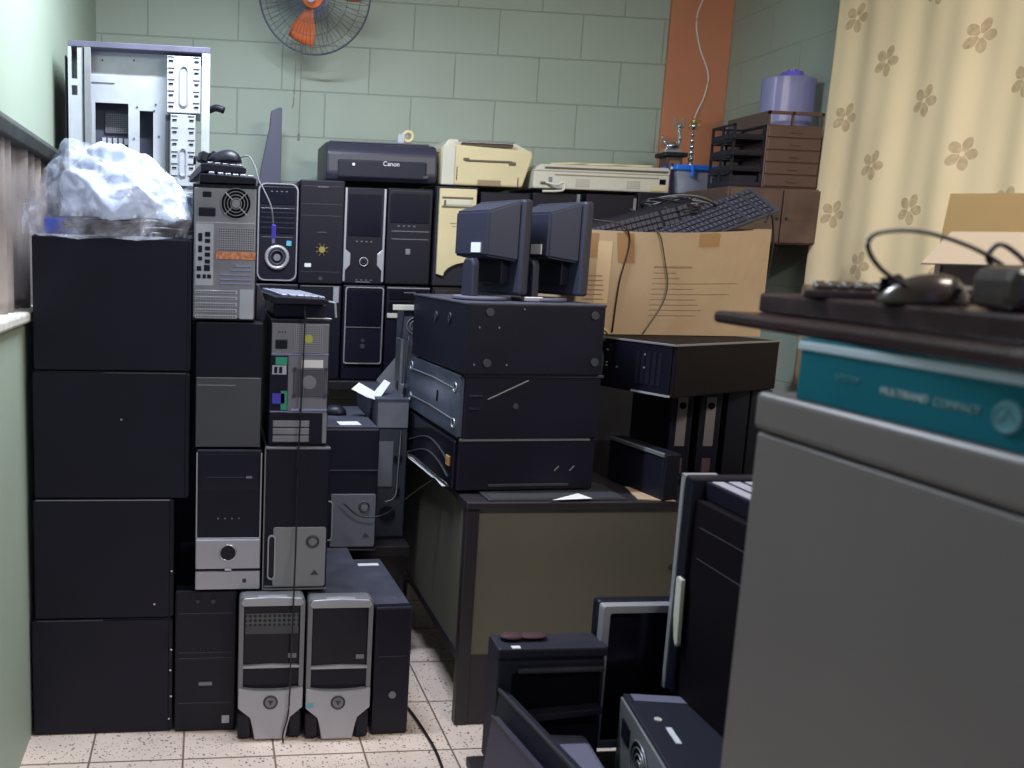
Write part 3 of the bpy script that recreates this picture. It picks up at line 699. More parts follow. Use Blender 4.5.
g = MB(); [g.box(-.034+k*.02, -.026+k*.02, -.005, .001, h*.44, h*.45) for k in range(4)]; [g.box(-.03+k*.02, -.022+k*.02, -.004, .001, h*.04, h*.048) for k in range(4)]; g.build('front_buttons', SILVERD, r)
stick(r, 'logo_bar', SILVERD, -.03, .03, h*.02, h*.028, -.003)
r, w, h = btower('plain black tower with two thin white lines, left of the cream one', .731, .920, 1.308, 1.702)
stick(r, 'trim_line', SILVERD, -w/2+.02, w/2-.012, h*.553, h*.560, -.003); stick(r, 'trim_line', SILVERD, -w/2+.02, w/2-.012, h*.472, h*.478, -.003); stick(r, 'trim_line', CHAR, -w/2+.01, w/2-.01, h*.965, h*.97, -.003)
stick(r, 'badge', SILVERD, -.012, .008, h*.315, h*.375, -.003, .002)
g = MB(); [g.box(-.05+k*.022, -.042+k*.022, -.004, .001, h*.605, h*.615) for k in range(4)]; g.build('front_buttons', SILVERD, r)
stick(r, 'drive_bay', GLOSS, -w/2+.012, w/2-.012, h*.64, h*.94, -.002, .002)
r, w, h = btower('cream fronted computer tower with a black curved corner', .934, 1.110, 1.306, 1.716, face=DULL)
P = [(-w/2+.012, .05), (-w/2+.010, h-.01), (w/2-.01, h-.01), (w/2-.01, h*.25)] + [(w/2-.01-.075*(1-math.cos(a)) if 0 else (w/2-.015)-.12*math.sin(a), h*.25-.06*(1-math.cos(a))) for a in [i*PI/16 for i in range(1, 9)]] 
MB().prism(P, -.014, .004, bev=.002).build('cream_panel', CREAM, r)
for v in (.885, .795): stick(r, 'drive_bay', CREAMD, -w/2+.02, w/2-.025, h*v-.004, h*v+.004, -.0155)
stick(r, 'floppy_drive', CREAMW, -w/2+.025, w/2-.03, h*.815, h*.865, -.0165, .001); stick(r, 'power_button', CREAMD, -w/2+.028, -w/2+.036, h*.81, h*.86, -.018)
g = MB().box(-.03, .02, -.0155, 0, h*.63, h*.635).box(-.02, .03, -.0155, 0, h*.60, h*.604); g.build('front_slots', CREAMD, r)
GR = 'black towers behind the monitors'
r, w, h = btower('black tower with a white sticker behind the two monitors', 1.122, 1.335, 1.304, 1.700); stick(r, 'panel_seams', CHAR, -w/2+.01, w/2-.01, h*.7, h*.704, -.001)
r, w, h = btower('black tower with a grey corner bracket, under the left half of the ivory scanner', 1.345, 1.560, 1.304, 1.705)
stick(r, 'side_trim', SILVERD, w/2-.025, w/2-.012, h*.86, h*.995, -.004); stick(r, 'side_trim', SILVERD, w/2-.095, w/2-.012, h*.85, h*.865, -.004)
MB().box(w/2-.02, w/2+.012, -.008, -.004, h*.76, h*.785, M=None).build('sticker', LABELW, r)
r, w, h = btower('black tower with a light vertical strip, under the right half of the ivory scanner', 1.578, 1.800, 1.304, 1.708)
stick(r, 'side_trim', SILVERD, w/2-.016, w/2-.002, h*.3, h*.97, -.006, .002)
r, w, h = btower('black tower below the scanner end and the small wooden trophy stand', 1.806, 1.985, 1.304, 1.720); disc(r, 'power_button', CHAR, 0, h*.8, .006)
r, w, h = btower('black tower below the blue lidded tub', 1.990, 2.170, 1.304, 1.722); disc(r, 'power_button', CHAR, 0, h*.8, .006)
# lower row
r, w, h = btower('black tower in the lower back row below the ring fronted tower', .190, .372, .905, 1.300); stick(r, 'panel_seams', CHAR, -w/2+.01, w/2-.01, h*.7, h*.704, -.001)
r, w, h = btower('lower back row tower with a light grey side tab, below the gold emblem', .376, .552, .905, 1.298)
stick(r, 'side_trim', SILVER, w/2-.035, w/2-.012, h*.82, h*.985, -.004); stick(r, 'trim_line', SILVERD, -w/2+.01, w/2-.012, h*.985, h*.992, -.004)
r, w, h = btower('black tower with a thin silver outline in the lower back row', .560, .735, .905, 1.303)
frame_mb(MB(), rrect(-w/2+.008, w/2-.006, h*.17, h-.008, .012), .004, -.006, .01).build('silver_outline', SILVER, r)
MB().box(-w/2+.01, w/2-.008, -.005, .002, h*.555, h*.562).build('trim_line', SILVERD, r)
MB().box(-w/2+.012, w/2-.010, -.010, .0, h*.165, h*.185, .003).build('bottom_trim', CHROME, r)
stick(r, 'drive_bay', GLOSS, -w/2+.014, w/2-.012, h*.57, h*.95, -.003, .002); disc(r, 'power_button', CHAR, 0, h*.36, .010); disc(r, 'reset_button', CHAR, 0, h*.42, .007)
r, w, h = btower('black tower with an exposed ivory drive in the lower back row', .742, .926, .905, 1.302)
MB().box(-w/2+.002, w/2-.002, -.004, .005, h*.975, h*.985).build('trim_line', SILVER, r)
stick(r, 'drive_bay', GLOSS, -w/2+.012, w/2-.012, h*.86, h*.96, -.004, .002); stick(r, 'logo_bar', SILVERD, -.02, .03, h*.93, h*.938, -.006)
stick(r, 'floppy_drive', CREAMW, -w/2+.004, -w/2+.14, h*.665, h*.715, -.008, .002)
lo = stick(r, 'drive_bay', GLOSS, -w/2+.012, w/2-.012, h*.74, h*.84, -.003, .002)
r = thing('work_bench', 'dark work bench carrying the lower back row of towers', 'bench', (.56, 3.47, 0))
MB().box(-.38, .375, 0, .48, .865, .903, .003).build('bench_top', WOODD, r)
for sx in (-.36, .355):
    for y in (.03, .45): MB().box(sx-.018, sx+.018, y-.018, y+.018, 0, .866, .002).build('leg', WOODD, r)
r = thing('storage_cabinet', 'tall dark cabinet carrying the cream fronted tower and its right neighbours', 'cabinet', (1.56, 3.49, 0))
MB().box(-.62, .625, .02, .48, .05, 1.302, .003).build('carcass', WOODD, r)
for sx in (-1, 1):
    dd = MB().box(sx*.31-.305, sx*.31+.305, 0, .02, .06, 1.29, .003).build('door', WOODD, r); MB().box(sx*.03-.005, sx*.03+.005, -.02, 0, .6, .7, .003).build('handle', CHAR, dd)
MB().box(-.60, .60, .04, .46, 0, .05).build('plinth', BLACK2, r)

# --- black all in one printer on the back row
r = thing('inkjet_printer', 'black inkjet printer on top of the striped and plain back towers', 'printer', (.706, 3.53, 1.724))
w = .462
pts = rrect(0, .30, 0, .145, .03)
MB().prism([(0, 0), (-.012, .03), (-.006, .115), (.022, .152), (.06, .160), (.29, .162), (.30, .13), (.30, 0)], -w/2, w/2, 'yz', bev=.010).build('body', mat('dark slate printer plastic', (.030, .030, .052), .42), r, smooth=False)
MB().box(-w/2+.02, w/2-.02, .06, .28, .161, .168, .003).build('scanner_lid', mat('dusty grey lid', (.11, .11, .14), .5), r)
MB().box(-w/2+.045, w/2-.045, -.016, .0, .012, .085, .008).build('paper_door', DULL, r)
lettering('Canon', .026, LABELW, r, (.035, -.0175, .072), label='white lettering')
disc(r, 'logo', LABELW, -w/2+.11, .066, .006, -.0175, .002)
MB().box(w/2-.06, w/2-.04, -.018, -.01, .02, .03).build('power_button', CHAR, r)
# small transparent thing + tan cube on printer
r = thing('tape_dispenser', 'small clear and yellow tape roll on the black printer', 'tape', (.83, 3.62, 1.8925))
MB().torus((0, 0, .03), 'y', .02, .008, 24, 8).build('tape_roll', CREAM, r, smooth=True); MB().box(-.045, -.018, -.015, .015, 0, .04, .004).build('holder', CLEARP, r)
# --- laser printer
r = thing('laser_printer', 'yellowed cream laser printer on top of the cream fronted tower', 'printer', (1.142, 3.53, 1.724), 0)
MB().prism([(-.185, 0), (-.19, .155), (-.14, .165), (.20, .150), (.205, .128), (.165, 0)], 0, .36, 'xz', bev=.008).build('body', CREAM, r)
MB().prism([(-.195, .135), (-.15, .190), (.13, .185), (.208, .150), (.20, .135)], .03, .37, 'xz', bev=.006).build('top_cover', CREAMW, r)
MB().box(-.10, .12, .012, .034, .162, .176, .003).build('output_slot', CREAMD, r)
MB().box(-.12, .12, -.004, .004, .176, .184, .002).build('cover_edge', SILVERD, r)
MB().box(-.085, .115, -.003, .004, .096, .106, .003).box(-.095, -.07, -.004, .004, .100, .112, .002).box(.10, .13, -.004, .004, .088, .102, .002).build('paper_slot', CREAMD, r)
MB().box(-.03, .07, -.003, .004, .0, .026, .004).build('tray_grip', mat('tan recess', (.30, .22, .13), .6), r)
MB().box(-.122, -.118, -.002, .004, .02, .075).box(.142, .146, -.002, .004, .0, .04).build('door_seams', CREAMD, r)
MB().box(-.185, -.13, -.006, .02, .0, .16, .004).build('side_edge', CREAMW, r)
# --- ivory scanner
r = thing('flatbed_scanner', 'ivory flatbed scanner on the back towers right of the laser printer', 'scanner', (1.650, 3.52, 1.7235), 0)
w = .60
MB().box(-w/2, w/2, 0, .30, .0, .072, .006).build('body', CREAMW, r)
MB().prism([(-w/2, .072), (-w/2+.03, .10), (w/2-.008, .104), (w/2, .09), (w/2, .072)], .0, .30, 'xz', bev=.004).build('lid', CREAMW, r)
MB().box(-w/2+.045, w/2-.01, -.004, .01, .082, .090, .002).build('lid_gap', CREAMD, r)
MB().box(-w/2+.09, w/2-.05, -.002, .01, .056, .061, .001).build('front_groove', mat('dull tan groove', (.30, .25, .18), .6), r)
for cx in (-.085, .14): 
    MB().box(cx-.03, cx+.03, -.001, .004, .012, .045).build('speaker_holes', PERFI, r)
MB().box(-.235, -.22, -.003, .002, .028, .048, .001).build('switch', SILVERD, r)
MB().box(w/2-.045, w/2-.018, -.003, .002, .034, .056, .001).build('port', HOLE, r)
MB().box(w/2-.085, w/2-.012, -.003, .002, .006, .026, .001).build('connector_plate', CREAM, r)
MB().box(-.27, -.25, -.006, .002, .018, .028, .001).build('port', CREAMD, r)
MB().tube([(-.25, -.01, .025), (-.21, -.03, .015), (-.18, -.04, .025), (-.185, -.045, -.005), (-.21, -.04, -.012), (-.27, -.03, -.014)], .005).build('cable_tail', CREAMW, r, smooth=True)
tag(MB().tube([(1.45, 3.6, 1.833), (1.55, 3.57, 1.836), (1.62, 3.6, 1.838), (1.72, 3.58, 1.838), (1.80, 3.6, 1.839), (1.9, 3.58, 1.838)], .005).build('yellow_cable', CREAM, smooth=True), 'yellowish cable lying along the top of the ivory scanner', 'cable')

# --- tall dark tapered plastic piece standing on the ring-fronted tower
tag(MB().prism([(-.052, 0), (.050, 0), (.050, .335), (.040, .34), (.002, .322), (-.004, .25), (-.03, .12)], 0, .03, 'xz', bev=.003).build('monitor_stand_neck', mat('blue grey plastic cover', (.07, .075, .13), .5), loc=(.262, 3.80, 1.7075)), 'tall tapered dark blue plastic piece standing against the back wall below the fan', 'plastic piece')

# ------------------------------------------------------------------ wall fan
fr = thing('wall_fan', 'wall fan with orange blades and a round wire guard, high on the back wall', 'fan', (.425, 3.70, 2.485))
T = Vector((-.30, -.85, -.38)).normalized()
Q = T.to_track_quat('Z', 'Y').to_matrix().to_4x4()
RF = .235
g = MB()
g.torus((0, 0, .0), 'z', RF, .004, 56, 8, M=Q)
for (rr_, zz) in ((.20, .035), (.15, .050), (.10, .058), (.06, .062)): g.torus((0, 0, zz), 'z', rr_, .0012, 40, 5, M=Q)
for k in range(60):
    a = 2*PI*k/60; ca, sa = math.cos(a), math.sin(a)
    for sgn in (1, -1):
        if sgn < 0 and k % 2: continue
        pts = [Q @ Vector((ca*q, sa*q, sgn*z)) for q, z in ((RF, 0), (.20, .035), (.12, .055), (.05, .063))]
        g.tube(pts, .0009, 4, False)
g.build('wire_guard', FANW, fr, smooth=True)
MB().cyl((0, 0, .064), 'z', .018, .005, M=Q).build('guard_badge', FANB, fr)
for k in range(3):
    a0 = math.radians(-112+120*k); bmb = bmesh.new(); G_ = []
    for i in range(9):
        q = .035+(.20-.035)*i/8; wd = math.radians(24+18*math.sin(PI*i/8*.8))
        G_.append([bmb.verts.new(Q @ Vector((q*math.cos(a0+wd*(t-.5)), q*math.sin(a0+wd*(t-.5)), .018*(t-.5)*2))) for t in [j/6 for j in range(7)]])
    for i in range(8):
        for j in range(6): bmb.faces.new((G_[i][j], G_[i+1][j], G_[i+1][j+1], G_[i][j+1]))
    s = MB(); s._add(bmb); bl = s.build('blade', ORANGE, fr, smooth=True); so = bl.modifiers.new('t', 'SOLIDIFY'); so.thickness = .003
MB().cyl((0, 0, 0), 'z', .045, .06, M=Q).build('hub', ORANGE, fr)
MB().cyl((0, 0, -.085), 'z', .05, .07, .06, M=Q).build('motor_housing', FANB, fr)
MB().box(.0, .06, .15, .262, -.02, .10, .008).tube([(.03, .11, -.0), (.035, .17, .03), (.03, .25, .05)], .018).build('wall_bracket', FANB, fr)
MB().tube([(-.055, .10, -.20), (-.06, .09, -.22), (-.065, .09, -.40), (-.07, .1, -.44)], .0022).build('pull_cord', CABLEG, fr)
cb = MB().tube([(.0, .12, -.05), (-.03, .12, -.18), (-.033, .13, -.3), (-.035, .14, -.54)], .0016).cyl((-.035, .14, -.555), 'z', .005, .03).build('pull_cord', CABLEG, fr)

# ------------------------------------------------------------------ keyboards and mice
def keyboard(label, loc, rz=0., L=.44, D_=.15, t=.018, tilt=(0, 0), keym=KEYM, body=BLACK2, name='computer_keyboard', group=None):
    r = thing(name, label, 'keyboard', loc, rz, group); r.rotation_euler[0] = tilt[0]; r.rotation_euler[1] = tilt[1]
    MB().prism([(-D_/2, 0), (-D_/2, t*.6), (-D_/2+.01, t*.75), (D_/2-.008, t), (D_/2, t*.9), (D_/2, 0)], -L/2, L/2, 'yz', bev=.002).build('base', body, r)
    g = MB(); kx = .0185
    blocks = ((-L/2+.012, 15), (-L/2+.012+15.5*kx, 3), (-L/2+.012+19*kx, 4))
    for row in range(6):
        y = -D_/2+.016+row*.0205 + (.004 if row == 5 else 0)
        if y > D_/2-.012: continue
        zz = t*.75+(t*.25)*(row/5)
        for bx, n in blocks:
            if row == 0 and n == 15:
                cells = [(0, 1.4), (1.5, 2.4), (2.6, 3.9), (4, 9.6), (9.8, 11.1), (11.2, 12.3), (12.5, 15)]
            else: cells = [(c, c+1) for c in range(n)]
            for c0, c1 in cells:
                if bx+c1*kx > L/2-.004: continue
                g.box(bx+c0*kx+.0012, bx+c1*kx-.0012, y-.0085, y+.0085, zz-.002, zz+.0065, .0018, 1)
    g.build('keys', keym, r); return r
def mouse(label, loc, rz=0., m=BLACK2, name='computer_mouse', s=1.):
    r = thing(name, label, 'mouse', loc, rz)
    bm = bmesh.new(); bmesh.ops.create_uvsphere(bm, u_segments=28, v_segments=16, radius=1)
    for v in bm.verts:
        x, y, z = v.co
        v.co = Vector((x*.031*s*(1-.12*y), y*.056*s, (max(z, -.0)*.034*(1-.25*y) if z > 0 else 0)*s))
    q = MB(); q._add(bm); q.build('shell', m, r, smooth=True)
    MB().cyl((0, .032*s, .024*s), 'x', .009*s, .007*s).build('scroll_wheel', CHAR, r)
    MB().box(-.0008, .0008, .012*s, .052*s, .008*s, .0285*s).build('button_split', HOLE, r)
    return r
# pile on top of the second column
keyboard('black keyboard pointing backwards on top of the second column of towers', (.052, 2.585, 1.6062), PI/2, .42, .155, .024, keym=KEYG)
r = keyboard('second black keyboard stacked askew on the pointing one, under a mouse', (.02, 2.60, 1.6375), PI/2+.10, .40, .125, .022)
mouse('black mouse lying on the stacked keyboards above the rear panel with the orange label', (.040, 2.47, 1.668), .9, s=1.05)
r = thing('power_plug', 'angled black plug lying next to the mouse on the keyboard pile', 'plug', (-.022, 2.47, 1.668), .3)
MB().box(-.012, .012, -.02, .02, 0, .03, .005, M=Matrix.Rotation(.35, 4, 'Y')).build('plug_body', BLACK2, r); MB().tube([(0, .02, .01), (.0, .06, .02), (.01, .1, .006)], .004).build('cable_end', CABLE, r)
r = thing('hanging_usb_cable', 'thin grey cable with a blue plug drooping from the mouse over the ring fronted tower', 'cable')
MB().tube([(.075, 2.50, 1.685), (.11, 2.47, 1.69), (.128, 2.45, 1.66), (.139, 2.43, 1.62), (.15, 2.42, 1.60), (.172, 2.40, 1.55), (.180, 2.40, 1.50)], .0022).build('cable', CABLEG, r, smooth=True)
MB().box(.175, .187, 2.395, 2.404, 1.462, 1.50, .002).build('blue_plug', USBB, r)
MB().box(.177, .185, 2.397, 2.402, 1.449, 1.462).build('connector', CHROME, r)
# third column pile
tag(MB().box(-.075, .075, 0, .30, 0, .042, .006).build('power_supply', BLACK2, loc=(.262, 2.40, 1.2415)), 'flat black box under the keyboard on the third column', 'box')
keyboard('black keyboard with grey blue keys on the flat black box of the third column', (.245, 2.56, 1.2845), PI/2+.07, .44, .15, .02, keym=KEYG)
r = thing('wire_rack', 'bent light metal bracket beside the keyboard on the third column', 'bracket', (.33, 2.42, 1.2415))
MB().tube([(-.02, .12, .05), (.02, .02, .046), (.034, .0, .044), (.038, .0, .0025)], .0035, 6, False).build('rod', SILVER, r)
o = MB().prism([(-.04, 0), (.03, 0), (.022, .02), (0, .045), (-.05, .02)], 0, .0012, 'xy').build('paper_scrap', WHITEP, loc=(.322, 2.39, 1.2415)); tag(o, 'torn paper scrap on the edge of the third column', 'paper')
tag(MB().prism([(0, .0), (.026, .0), (.026, .05), (.008, .10), (0, .10)], 0, .10, 'xz', bev=.002).build('grey_bracket', CHAR, loc=(.1390, 2.44, 1.231)), 'small grey bracket wedged between the second and third columns', 'bracket')
# thin cable hanging over the third column
tag(MB().tube([(.268, 2.375, 1.30), (.272, 2.366, 1.24), (.268, 2.364, 1.0), (.262, 2.355, .80), (.262, 2.345, .60), (.255, 2.30, .42), (.252, 2.300, .25), (.250, 2.302, .10), (.235, 2.298, .03), (.235, 2.29, .006)], .0026, 6).build('hanging_cable', CABLE, smooth=True), 'thin black cable hanging down the third column to the tiles', 'cable')
# clutter behind third column
o = MB().prism([(-.07, 0), (-.04, .03), (.012, -.01), (.055, .045), (.075, .03), (.02, -.05), (-.02, -.035)], 0, .002, 'xy').build('bent_paper', WHITEP, loc=(.585, 2.96, .950)); o.rotation_euler = (.75, 0, 0); tag(o, 'bent strip of white paper lying on the grey rear tower beside the desk', 'paper')
o = MB().box(-.045, .045, 0, .003, 0, .12).build('grey_card', SILVERD, loc=(.665, 3.10, .932)); o.rotation_euler = (-.3, .75, 0); tag(o, 'grey flap leaning on the tower beside the desk', 'card')
mouse('dark mouse lying at the foot of the bent paper strip', (.455, 3.02, .85), 1.2)
tag(MB().tube([(.72, 2.98, 1.15), (.70, 2.92, 1.0), (.69, 2.9, .85), (.66, 2.80, .70), (.64, 2.74, .62), (.60, 2.73, .60)], .003, 6).tube([(.775, 2.62, .735), (.69, 2.66, .66), (.60, 2.70, .57), (.52, 2.725, .555), (.46, 2.73, .60)], .0028, 6).build('loose_cable', CABLE, smooth=True), 'black cable looping from the desk corner past the bluish grey door', 'cable')
tag(MB().tube([(.392, 2.742, .852), (.388, 2.74, .80), (.386, 2.742, .7), (.389, 2.745, .62)], .003, 6).build('short_cable', CABLE, smooth=True), 'short black cable down the left edge of the bluish grey door tower', 'cable')

# ------------------------------------------------------------------ desk
DZ = .715
r = thing('office_desk', 'office desk with olive grey panels and dark edging carrying the black cases', 'desk', (.77, 2.36, 0), 0)
MB().box(-.005, 1.08, -.012, .86, DZ-.022, DZ, .004).build('desk_top', DESKB, r)
MB().box(.0, .04, .0, .035, 0, DZ-.022, .003).box(.0401, .13, .004, .030, .0, .228, .003).build('leg', DESKB, r)
MB().box(.0, .035, .80, .835, 0, DZ-.022, .003).build('leg', DESKB, r)
MB().box(1.03, 1.07, .0, .035, 0, DZ-.022, .003).build('leg', DESKB, r)
MB().box(1.03, 1.07, .80, .835, 0, DZ-.022, .003).build('leg', DESKB, r)
MB().box(.04, 1.03, .008, .026, .225, DZ-.022).build('front_panel', DESKP, r)
MB().box(.008, .022, .035, .80, .225, DZ-.022).build('side_panel', DESKP, r)
MB().box(.006, .024, .035, .80, .195, .226, .002).build('side_rail', DESKB, r)
MB().box(.04, 1.03, .006, .028, .205, .226, .002).build('front_rail', DESKB, r)
MB().cyl((.66, .006, .50), 'y', .007, .006).build('lock', CHAR, r)
# papers and boards on the desk edge
tag(MB().box(-.16, .27, -.06, .12, 0, .006, .001).box(-.15, .26, -.058, .0, .0055, .008).build('black_board', CHAR, loc=(.99, 2.415, DZ+.0005), rz=.02), 'flat dark board on the front edge of the desk under the cases', 'board')
o = MB().prism([(-.01, 0), (.12, .015), (.10, .07)], 0, .001, 'xy').build('white_paper', WHITEP, loc=(1.02, 2.334, DZ+.0085)); o.location = (1.03, 2.335, DZ+.009); tag(o, 'white paper corner sticking out over the front edge of the desk', 'paper')
tag(MB().box(-.06, .05, 0, .14, 0, .003).build('brown_folder', CARD, loc=(1.36, 2.352, DZ+.001), rz=-.2), 'tan folder on the desk front edge right of the cases', 'folder')
for k, (x, y, rz_) in enumerate(((.775, 2.74, .06), (.785, 2.62, -.03), (.79, 2.66, .10))):
    o = MB().box(-.07, .07, -.12, .28, 0, .0015).build('paper_sheet', WHITEP, loc=(x+.02, y, DZ+.002+.003*k), rz=rz_)
    tag(o, ('lowest sheet of paper jutting from under the cases on the desk', 'middle sheet of paper jutting from under the cases on the desk', 'topmost sheet of paper jutting from under the cases on the desk')[k], 'paper', 'papers under the cases')
# lying cases
RZ = .05
r = thing('desktop_case', 'lowest black case in the pile on the desk, with a curved plastic side', 'computer', (.755, 2.43, DZ+.0105), RZ)
MB().box(0, .44, 0, .50, .0, .162, .004).build('case', BLACK, r)
MB().box(-.014, .002, .01, .49, .006, .155, .006).build('front_panel', GLOSS, r)
frame_mb(MB(), [(a, b_) for a, b_ in rrect(.04, .46, .03, .125, .04)], .004, -.0, .004)
q = MB(); pts = [(-.016, y, .08+.035*math.sin((y-.04)/.42*PI*1.2)) for y in [.04+i*.03 for i in range(15)]]; q.tube(pts, .0028, 6); q.tube([(p[0], p[1], p[2]-.045) for p in pts], .0028, 6); q.build('curved_trim', CHAR, r)
MB().box(-.018, -.013, .03, .06, .07, .10, .001).build('sticker', mat('orange gold sticker', (.55, .28, .10), .4), r)
MB().box(.0, .42, -.004, .004, .154, .163, .001).build('panel_rim', SILVERD, r)
MB().box(.10, .36, -.003, .003, .012, .020, .001).build('lower_rim', CHAR, r)
g = MB().tube([(.31, -.003, .06), (.325, -.003, .075)], .002, 5, False).tube([(.36, -.003, .06), (.375, -.003, .075)], .002, 5, False); g.build('latches', SILVERD, r)
r = thing('desktop_case', 'middle case in the pile on the desk, with a bare blue grey steel side', 'computer', (.758, 2.42, DZ+.174), RZ)
MB().box(0.004, .435, 0, .50, .0, .195, .004).build('case', BLACK, r)
MB().prism([(.004, .004), (.56, .004), (.56, .14), (.50, .186), (.40, .19), (.004, .19)], -.012, .003, 'yz', bev=.002).build('bare_side', GALVB, r)
g = MB().tube([(-.013, .03, .145), (-.013, .25, .15), (-.013, .50, .145)], .0022, 5, False).tube([(-.013, .03, .05), (-.013, .28, .055), (-.013, .52, .05)], .0022, 5, False)
for (y, z) in ((.04, .15), (.04, .04), (.50, .155), (.50, .045)): g.torus((-.013, y, z), 'x', .014, .003, 20, 6)
g.build('embossing', GALV, r)
MB().box(-.014, -.012, .20, .21, .08, .115).build('slot', HOLE, r)
MB().box(.0, .44, -.004, .004, .187, .195, .001).build('panel_rim', CHAR, r)
MB().tube([(.075, -.003, .12), (.20, -.003, .178)], .0024, 5, False).build('scratch_strip', SILVERD, r)
MB().box(.018, .06, -.004, .002, .128, .133).box(.018, .05, -.004, .002, .088, .095).build('latches', CHROME, r)
MB().cyl((.165, -.002, .10), 'y', .009, .004).build('badge', CHAR, r)
r = thing('desktop_case', 'top black case in the pile on the desk, below the two monitors', 'computer', (.748, 2.40, DZ+.3705), RZ+.01)
MB().box(0.0, .435, 0, .52, .0, .208, .004).build('case', BLACK, r)
MB().box(-.002, .437, -.002, .522, .205, .212, .002).build('lid_panel', DUSTY, r)
for (x, z) in ((.07, .185), (.40, .18), (.07, .035), (.41, .04)): MB().cyl((x, -.003, z), 'y', .012, .004).build('foot', CHAR, r)
for (x, z) in ((.04, .14), (.10, .14), (.175, .195), (.03, .03), (.13, .03), (.42, .19)): MB().cyl((x, -.002, z), 'y', .003, .004, seg=8).build('screw', CHROME, r)
for (y, z) in ((.14, .16), (.27, .155)): MB().box(-.004, .001, y, y+.006, z-.02, z+.01).torus((-.002, y, z), 'x', .012, .0022, 16, 5).build('latch', CHAR, r)
# slotted rear brackets beside the pile
r = thing('chassis_bracket', 'grey slotted steel bracket upright on the desk corner left of the case pile', 'bracket', (.700, 2.98, DZ+.001))
MB().box(0, .07, 0, .05, .0, .25, .002).build('bracket_body', SILVERD, r)
for k in range(6): MB().box(.006, .045, -.002, .001, .02+k*.038, .048+k*.038).build('slot', HOLE, r)
r = thing('vented_power_supply', 'perforated grey power supply behind the bare steel side of the middle case', 'computer part', (.700, 3.00, DZ+.252))
MB().box(0, .085, 0, .10, .0, .16, .002).build('body', PERFD, r); MB().box(-.002, .004, -.002, .01, 0, .16).build('edge', GALV, r)
r = thing('power_supply', 'dusty power supply with a fan guard on top of the perforated one', 'computer part', (.705, 3.00, DZ+.413))
MB().box(0, .08, 0, .12, 0, .12, .002).build('body', DUSTY, r); MB().torus((.04, -.002, .05), 'y', .03, .0015).torus((.04, -.002, .05), 'y', .018, .0015).build('fan_guard', GALV, r)
MB().box(-.045, .08, -.01, .0, .105, .125, .002).build('flange', CREAMW, r)

# --- monitors
def monitor(label, loc, rz):
    r = thing('computer_monitor', label, 'monitor', loc, rz, 'square monitors seen from behind')
    w, h = .225, .285; z0 = .018
    MB().box(-w/2, w/2, .0, .034, z0, z0+h, .008).build('bezel', DARKBLUE, r)
    MB().box(-w/2+.018, w/2-.018, .0325, .036, z0+.022, z0+h-.018).build('screen', GLOSS, r)
    # tapered back housing
    b = bmesh.new()
    A = [(-w/2+.004, .002, z0+.10), (w/2-.012, .002, z0+.10), (w/2-.012, .002, z0+h-.004), (-w/2+.004, .002, z0+h-.004)]
    B = [(-w/2+.012, -.092, z0+.115), (w/2-.05, -.092, z0+.115), (w/2-.05, -.092, z0+h-.035), (-w/2+.012, -.092, z0+h-.035)]
    va = [b.verts.new(p) for p in A]; vb = [b.verts.new(p) for p in B]
    b.faces.new(va); b.faces.new(vb[::-1])
    for i in range(4): b.faces.new((va[i], vb[i], vb[(i+1) % 4], va[(i+1) % 4]))
    bmesh.ops.recalc_face_normals(b, faces=b.faces[:]); bmesh.ops.bevel(b, geom=b.edges[:], offset=.006, segments=2, affect='EDGES')
    q = MB(); q._add(b); q.build('back_housing', DARKBLUE, r)
    MB().box(-.01, .035, -.096, -.0915, z0+.125, z0+.155).build('sticker', LABELW, r)
    MB().box(-.07, .06, -.03, .0, z0+.03, z0+.11, .004).build('lower_housing', BLACK2, r)
    MB().prism([(-.028, .008), (.028, .008), (.026, .11), (.018, .125), (-.018, .125), (-.026, .11)], -.112, -.085, 'xz', bev=.006).build('stand_neck', DARKBLUE, r)
    MB().prism([(.085*math.cos(a), -.06+.085*math.sin(a)) for a in [i*PI/16 for i in range(32)]], 0, .010, 'xy', bev=.003).build('stand_base', mat('dusty stand base', (.12, .12, .17), .5), r)
    return r
monitor('square monitor turned away, left of the two on the top case', (.897, 2.60, DZ+.5845), math.radians(-70))
monitor('square monitor turned away, beside the cardboard box of keyboards', (1.088, 2.60, DZ+.5845), math.radians(-70))
r = thing('white_adapter', 'small white adapter between the two monitor stands', 'adapter', (.985, 2.50, DZ+.584))
MB().box(-.03, .03, 0, .02, 0, .014, .003).build('body', SILVER, r); MB().tube([(.03, .01, .006), (.05, .01, .006), (.07, .0, .004)], .003).build('cable_end', CABLEG, r)

# --- right pile on the desk
r = thing('lying_desktop_computer', 'black desktop computer on the desk between the case pile and the lever arch files', 'computer', (1.29, 2.30, DZ+.0005), .25)
MB().box(.0, .055, .0, .26, .0, .146, .005).build('case', BLACK, r); MB().box(-.004, .003, .0, .255, .134, .147, .002).build('side_edge', SILVERD, r)
MB().box(.001, .054, -.008, .002, .0, .145, .004).build('front_panel', BLACK2, r)
r.location = (1.366, 2.352, DZ+.0005); r.rotation_euler[2] = .18
def binder(label, x, y, rz, lab=True):
    r = thing('lever_arch_file', label, 'binder', (x, y, DZ+.0005), rz, 'lever arch files on the desk')
    MB().box(-.036, .036, 0, .28, 0, .314, .003).build('cover', BLACK2, r)
    if lab:
        MB().box(-.016, .016, -.0015, .001, .13, .29).build('spine_label', mat('grey spine label', (.16, .15, .16), .6), r)
        MB().cyl((0, -.002, .262), 'y', .011, .004).build('finger_hole', HOLE, r)
        MB().box(-.014, .014, -.0015, .001, .04, .09).build('lower_label', mat('dull mauve label', (.09, .05, .07), .6), r)
binder('labelled black lever arch file closest to the lying desktop computer', 1.515, 2.53, -.05)
